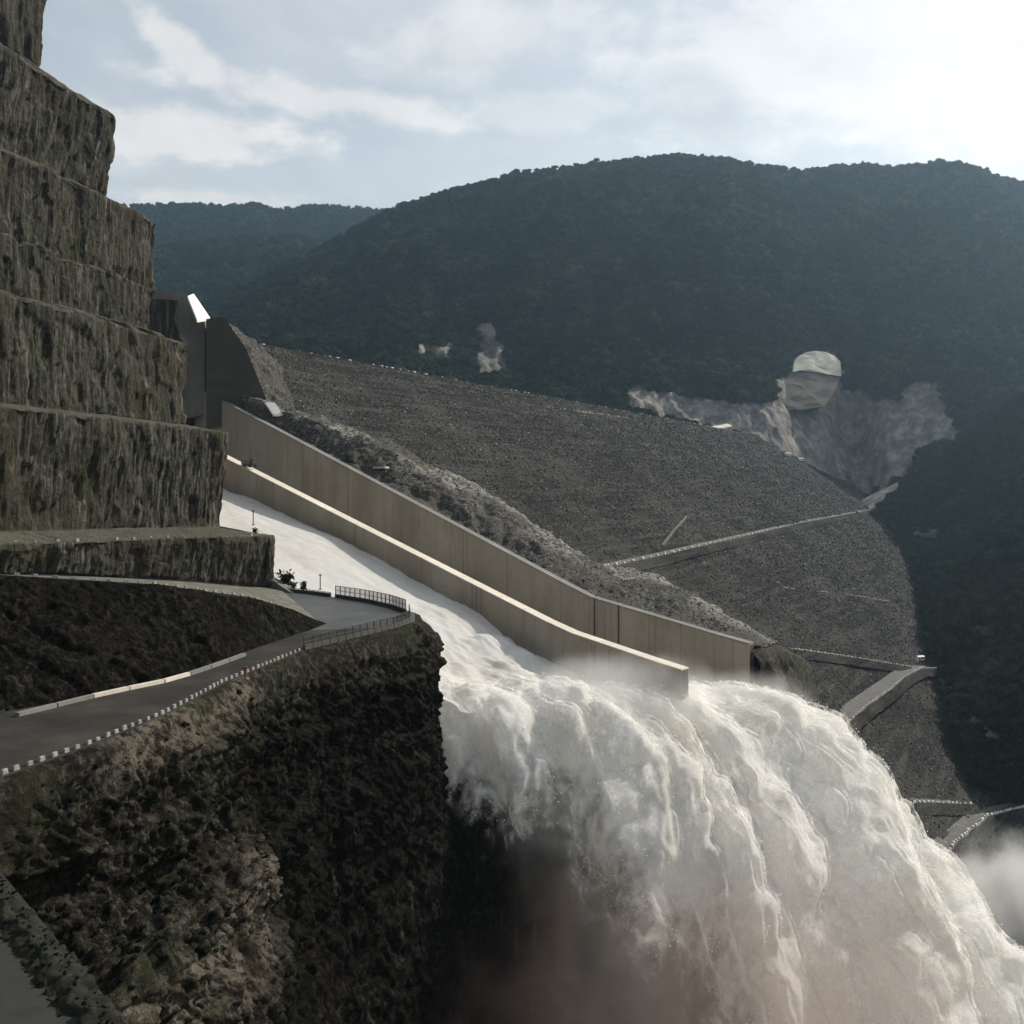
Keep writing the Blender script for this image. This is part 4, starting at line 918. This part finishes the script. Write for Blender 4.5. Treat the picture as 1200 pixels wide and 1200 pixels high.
for px, py, w, lab in ((923, 532, 9, 'white cabin leftmost in the row at the scarred abutment foot'), (938, 538, 7, 'white cabin second from left in the row at the abutment foot'), (960, 541, 10, 'longest white cabin in the row at the abutment foot'), (997, 547, 8, 'white cabin at the right end of the row at the abutment foot')):
    q = dam_hit(px, py+3); q = q+np.array([0, 0, 1.0]); cabin(q, .3, w, 4.5, 3.4, lab)
q = dam_hit(1057, 627); cabin(q+np.array([0, 0, .8]), .2, 6, 3.5, 2.6, 'small white cabin beside the clearing at the right edge of the dam')
q = dam_hit(1078, 776); cabin(q+np.array([0, 0, 1.5]), .4, 5.5, 3, 2.4, 'small white cabin at the hairpin of the road right of the jet')
def truck(base, rz, label, col=MAT_WHITE):
    e = empty('tipper_truck', tuple(map(float, base)), label, 'truck'); e.rotation_euler = (0, 0, rz)
    def part(nm, me, m, loc, par=None):
        if not me.materials: me.materials.append(m)
        o = bpy.data.objects.new(nm, me); C.objects.link(o); o.parent = par or e; o.location = loc; return o
    part('chassis', boxmesh('chassis', 7, 1.4, .4, .03), MAT_METAL, (0, 0, .9)); c = part('cab', boxmesh('cab', 2, 2.4, 2.2, .15, .92), col, (2.7, 0, 1.31))
    part('windscreen', boxmesh('windscreen', .1, 2.0, .9, .02), MAT_GLASS, (.96, 0, 1.0), c)
    part('bed', boxmesh('bed', 4.6, 2.5, 1.5, .08, 1.06), MAT_RUST if col is MAT_WHITE else MAT_GREY, (-1.0, 0, 1.31))
    import bmesh
    bm = bmesh.new(); bmesh.ops.create_cone(bm, cap_ends=True, segments=16, radius1=.55, radius2=.55, depth=.4); wme = bpy.data.meshes.new('wheel'); bm.to_mesh(wme); bm.free()
    for xx in (2.4, -1.3, -2.6):
        for yy in (-1.1, 1.1): w = part('wheel', wme, MAT_TYRE, (xx, yy, .55)); w.rotation_euler = (math.pi/2, 0, 0)
    return e
p = midline(186)+ACR*1.8
truck((p[0], p[1], ztop_mid(186)+.3), math.atan2(-.67, .743), 'small dark vehicle stopped on top of the pale dividing wall', MAT_METAL)
q = dam_hit(1002, 603); truck(q+np.array([3, -1, 1.3]), 1.0, 'white truck at the top end of the long dam road')
# road seen as a pale line over the dam crest
lr = resample([at(770, 503, 1330), at(800, 504, 1350), at(830, 503, 1380), at(853, 499, 1400)], 40)
rd = np.array([lr+[0, 0, 3], lr+np.array([2, -12, 0]), lr+np.array([3, -13, -1.5])]); tag(link('shore_road', gridmesh('shore_road', rd), MAT_COPE), None, None, None, 'structure')

# ------------------------------------------------------------------ water in the chute
def water_mat():
    m, b = mat('white_water'); p = b.pos()
    f = b.noise(b.pos((.5, .5, .5)), 1.0, 8, .65); g = b.noise(p, .06, 6, .6)
    c = b.ramp(b.m('ADD', b.m('MULTIPLY', f, .4), b.m('MULTIPLY', g, .6)), [(.32, (.80, .765, .69)), (.5, (.90, .885, .85)), (.7, (.94, .94, .93))])
    nr = b.bump(b.m('ADD', f, b.m('MULTIPLY', b.noise(p, 2.5, 5, .6), .3)), .6, .5)
    d = b.n('ShaderNodeBsdfDiffuse'); b.l(c, d.inputs[0]); b.l(nr, d.inputs[1]); t = b.n('ShaderNodeBsdfTranslucent'); b.l(c, t.inputs[0]); b.l(nr, t.inputs[1])
    x = b.n('ShaderNodeMixShader'); x.inputs[0].default_value = .48; b.l(d.outputs[0], x.inputs[1]); b.l(t.outputs[0], x.inputs[2])
    # spray thins out where the sheet breaks up
    a = b.attr('dens'); w = b.noise(b.pos((.8, .8, .5)), .45, 6, .6)
    al = b.mr(b.m('ADD', a, b.m('MULTIPLY', b.m('MULTIPLY', b.m('SUBTRACT', w, .5), 1.6), b.m('SUBTRACT', 1.15, a))), .05, .85); al = b.m('MULTIPLY', al, b.mr(a, .03, .3))
    tr = b.n('ShaderNodeBsdfTransparent'); y = b.n('ShaderNodeMixShader'); b.l(al, y.inputs[0]); b.l(tr.outputs[0], y.inputs[1]); b.l(x.outputs[0], y.inputs[2])
    b.out(y.outputs[0]); return m
MAT_FOAM = water_mat()
ww = np.linspace(0, 1, 90); tt, WW = np.meshgrid(np.linspace(0, 1, 420), ww, indexing='ij'); SS = 262+(27-22*WW-262)*tt
NL = np.stack([8.6-.743*SS, 214+.67*SS], -1); ML = np.stack([40.6-.743*SS, 250+.67*SS], -1)
XY = NL*(1-WW[..., None])+ML*WW[..., None]
turb = sm(-SS, -110, -20)
Z = zwater(SS)+fbm(SS/26, WW*5, 0, 5, .55)*(.7+2.0*turb)+billow(SS/9, WW*8, 2, 4)*(.25+1.6*turb)+np.maximum(0, .9-WW*6)*.6
bank_ = fbm(SS/18, 0*SS, 7.7, 4)*1.6; Z = Z+sm(WW, .93, 1.0)*bank_
tag(link('chute_water', gridmesh('chute_water', np.dstack([XY, Z]), {'dens': np.ones(SS.shape)}), MAT_FOAM, None, True), None, None, None, 'structure')
tt, WW = np.meshgrid(np.linspace(0, 1, 200), np.linspace(0.0, 1, 40), indexing='ij'); SS = 280+(8-8*WW-280)*tt
ML = np.stack([43.2-.743*SS, 253.4+.67*SS], -1); FL = np.stack([66.4-.743*SS, 290+.67*SS], -1); XY = ML*(1-WW[..., None])+FL*WW[..., None]
Z = zwater(SS)-11+fbm(SS/20, WW*4, 3, 4)*1.0
tag(link('chute_water', gridmesh('chute_water', np.dstack([XY, Z]), {'dens': np.ones(SS.shape)}), MAT_FOAM, None, True), None, None, None, 'structure')

# ------------------------------------------------------------------ the jet
def jet(name, lift, seed, dens, nu=700, nw=640, amp=1.0):
    u = np.linspace(-58, 128, nu); v = np.linspace(-.42, 1.12, nw); U, V = np.meshgrid(u, v, indexing='ij')
    w = V*95.
    wc = np.clip(w, 0, 95); u0 = -38*(1-wc/95)**1.9; k = .0195+(.0121-.0195)*(wc/95)**.8; zl = -47.5+(-55.0+47.5)*sm(wc, 10, 90)
    t = U-u0; soft = np.sqrt(t*t+60)*.5+t*.5                    # smooth onset of the fall
    Z = zl-k*soft**2
    Z = Z-np.maximum(-t-8, 0)*.35                               # dives under the chute water upstream
    ne = np.maximum(12-w, 0); Z = Z-.030*ne**2-ne*np.clip(t, 0, 60)*.018
    fe = np.maximum(w-88, 0); Z = Z-.09*fe**2
    X = 8.6+DD[0]*U+ACR[0]*w; Y = 214+DD[1]*U+ACR[1]*w
    P = np.stack([X, Y, Z], -1); N_ = gnormals(P); N_ *= np.sign(N_[..., 2:3].mean())
    arc = np.cumsum(np.r_[np.zeros((1, nw)), np.linalg.norm(np.diff(P, axis=0), axis=2)], axis=0)
    sh = fbm(arc/38, w/26, seed, 3)*11
    wa = w+sh+arc*.10; grow = sm(t, -10, 34)
    def lump(a, b, s_): return np.sqrt(vn(a, b, s_)**2+.006)*2.4-.6       # rounded lobes facing out, creases between them
    wb = wa+fbm(arc/9, w/9, seed+12, 3)*2.2; ab = arc+fbm(arc/11, w/7, seed+14, 3)*4
    d = lump(ab/52, wa/12, seed)*3.4*grow+lump(ab/26+5, wb/7.5, seed+2)*2.5*(.3+.7*grow)+lump(ab/8+1, wb/4.4, seed+3)*1.25*(.6+.4*grow)
    d = d+lump(ab/3.6, wb/2.4, seed+5)*.32+fbm(ab/1.5, wb/1.2, seed+7, 3)*.2
    P = P+N_*(d*amp+lift)[..., None]
    q = sm(t, -2, 24); dn = dens*sm((w+fbm(arc/16, w/10, seed+8, 5, .6)*(7+5*q)-(-26+13*q+13*sm(t, 14, 60)))/(16+13*q+16*sm(t, 14, 60)), 0, 1)*sm(t+fbm(arc/6, w/5, seed+2, 4)*8, -16, -4)
    o = tag(link(name, gridmesh(name, P, {'dens': dn}), MAT_FOAM, None, True), None, None, None, 'structure')
    return P, dn, N_, t
JP, JD, JN, JT = jet('water_jet', 0, 1.0, 1.0)
jet('water_jet_spray', 1.2, 1.0, .26, 420, 380, 1.0)

dm_ = (JD > .25)*(JT > -6); jp = surf_points(JP, 45000, dm_.astype(float)); kj = len(jp)
jo = rng.random((kj, 1))**2.2*2.6; jp = jp+jo*np.array([.45, -.35, .8])+rng.normal(size=(kj, 3))*.25
m_, b_ = mat('spray_drop'); d1 = b_.n('ShaderNodeBsdfDiffuse'); d1.inputs[0].default_value = (.93, .93, .92, 1); d2 = b_.n('ShaderNodeBsdfTranslucent'); d2.inputs[0].default_value = (.93, .93, .92, 1)
x_ = b_.n('ShaderNodeMixShader'); b_.l(d1.outputs[0], x_.inputs[1]); b_.l(d2.outputs[0], x_.inputs[2]); b_.out(x_.outputs[0])
scatter('spray_drops', jp, (.05+.13*rng.random((kj, 1))**2)*np.ones((1, 3)), [rock_mesh(s_, m_) for s_ in (90, 91)], 'white drops and flecks thrown off the surface of the jet', 'spray', tilt=3)
# soft mist: closed lumpy bodies of thin air-borne spray
def mist(name, centre, radii, density, seed, label, col=(.93, .93, .92), patch=.5):
    v, f = ico(3); v = v*np.array(radii); o = link(name, mesh(name, v, f.astype(np.int32))); o.location = centre
    m, b = mat(name+'_air'); tc = b.n('ShaderNodeTexCoord'); mp = b.n('ShaderNodeMapping'); b.l(tc.outputs['Object'], mp.inputs[0]); mp.inputs['Scale'].default_value = tuple(1/q for q in radii)
    ln = b.n('ShaderNodeVectorMath', operation='LENGTH'); b.l(mp.outputs[0], ln.inputs[0])
    nz = b.noise(tc.outputs['Object'], .07, 4, .6); r_ = b.m('ADD', ln.outputs['Value'], b.m('MULTIPLY', b.m('SUBTRACT', nz, .5), patch*2))
    fall = b.mr(r_, .85, .1, 0, density); edge = b.mr(ln.outputs['Value'], .96, .7, 0, 1); q = b.n('ShaderNodeVolumePrincipled'); q.inputs['Color'].default_value = (*col, 1)
    b.l(b.m('MULTIPLY', fall, edge), q.inputs['Density']); q.inputs['Anisotropy'].default_value = .3
    b.out(q.outputs[0], True); o.data.materials.append(m); tag(o, label, 'mist', None, 'stuff'); return o
mist('spray_mist', (45, 200, -125), (84, 42, 84), .019, 1, 'thin brownish mist hanging left of the falling jet', (.62, .50, .44))
for c_, q_, d_ in (((-4, 232, -55), (17, 14, 12), .05), ((14, 222, -76), (24, 15, 26), .034), ((28, 213, -104), (28, 16, 36), .030), ((42, 204, -137), (32, 20, 42), .022)):
    mist('spray_mist', c_, q_, d_, c_[0], 'torn white spray drifting off the left flank of the jet', patch=.8)
mist('spray_mist', (146, 292, -136), (46, 32, 46), .26, 9, 'bright spray cloud at the lower right corner behind the jet')
mist('spray_mist', (28, 250, -50), (38, 24, 13), .07, 13, 'spray steaming along the foot of the dividing wall')
mist('spray_mist', (62, 272, -58), (30, 20, 13), .06, 17, 'spray rising between the dividing wall end and the side wall')

# ------------------------------------------------------------------ haze
def haze():
    x0, x1, y0, y1, z0, z1 = -3700, 3700, -320, 5200, -216, 1250
    V = [(x, y, z) for z in (z0, z1) for x, y in ((x0, y0), (x1, y0), (x1, y1), (x0, y1))]
    o = link('haze', mesh('haze', V, [(0, 3, 2, 1), (4, 5, 6, 7), (0, 1, 5, 4), (1, 2, 6, 5), (2, 3, 7, 6), (3, 0, 4, 7)]))
    m, b = mat('haze_air'); q = b.n('ShaderNodeVolumePrincipled'); q.inputs['Color'].default_value = (.54, .77, 1, 1); q.inputs['Density'].default_value = .000060; q.inputs['Anisotropy'].default_value = .7
    b.out(q.outputs[0], True); o.data.materials.append(m); tag(o, None, None, None, 'stuff')
haze()
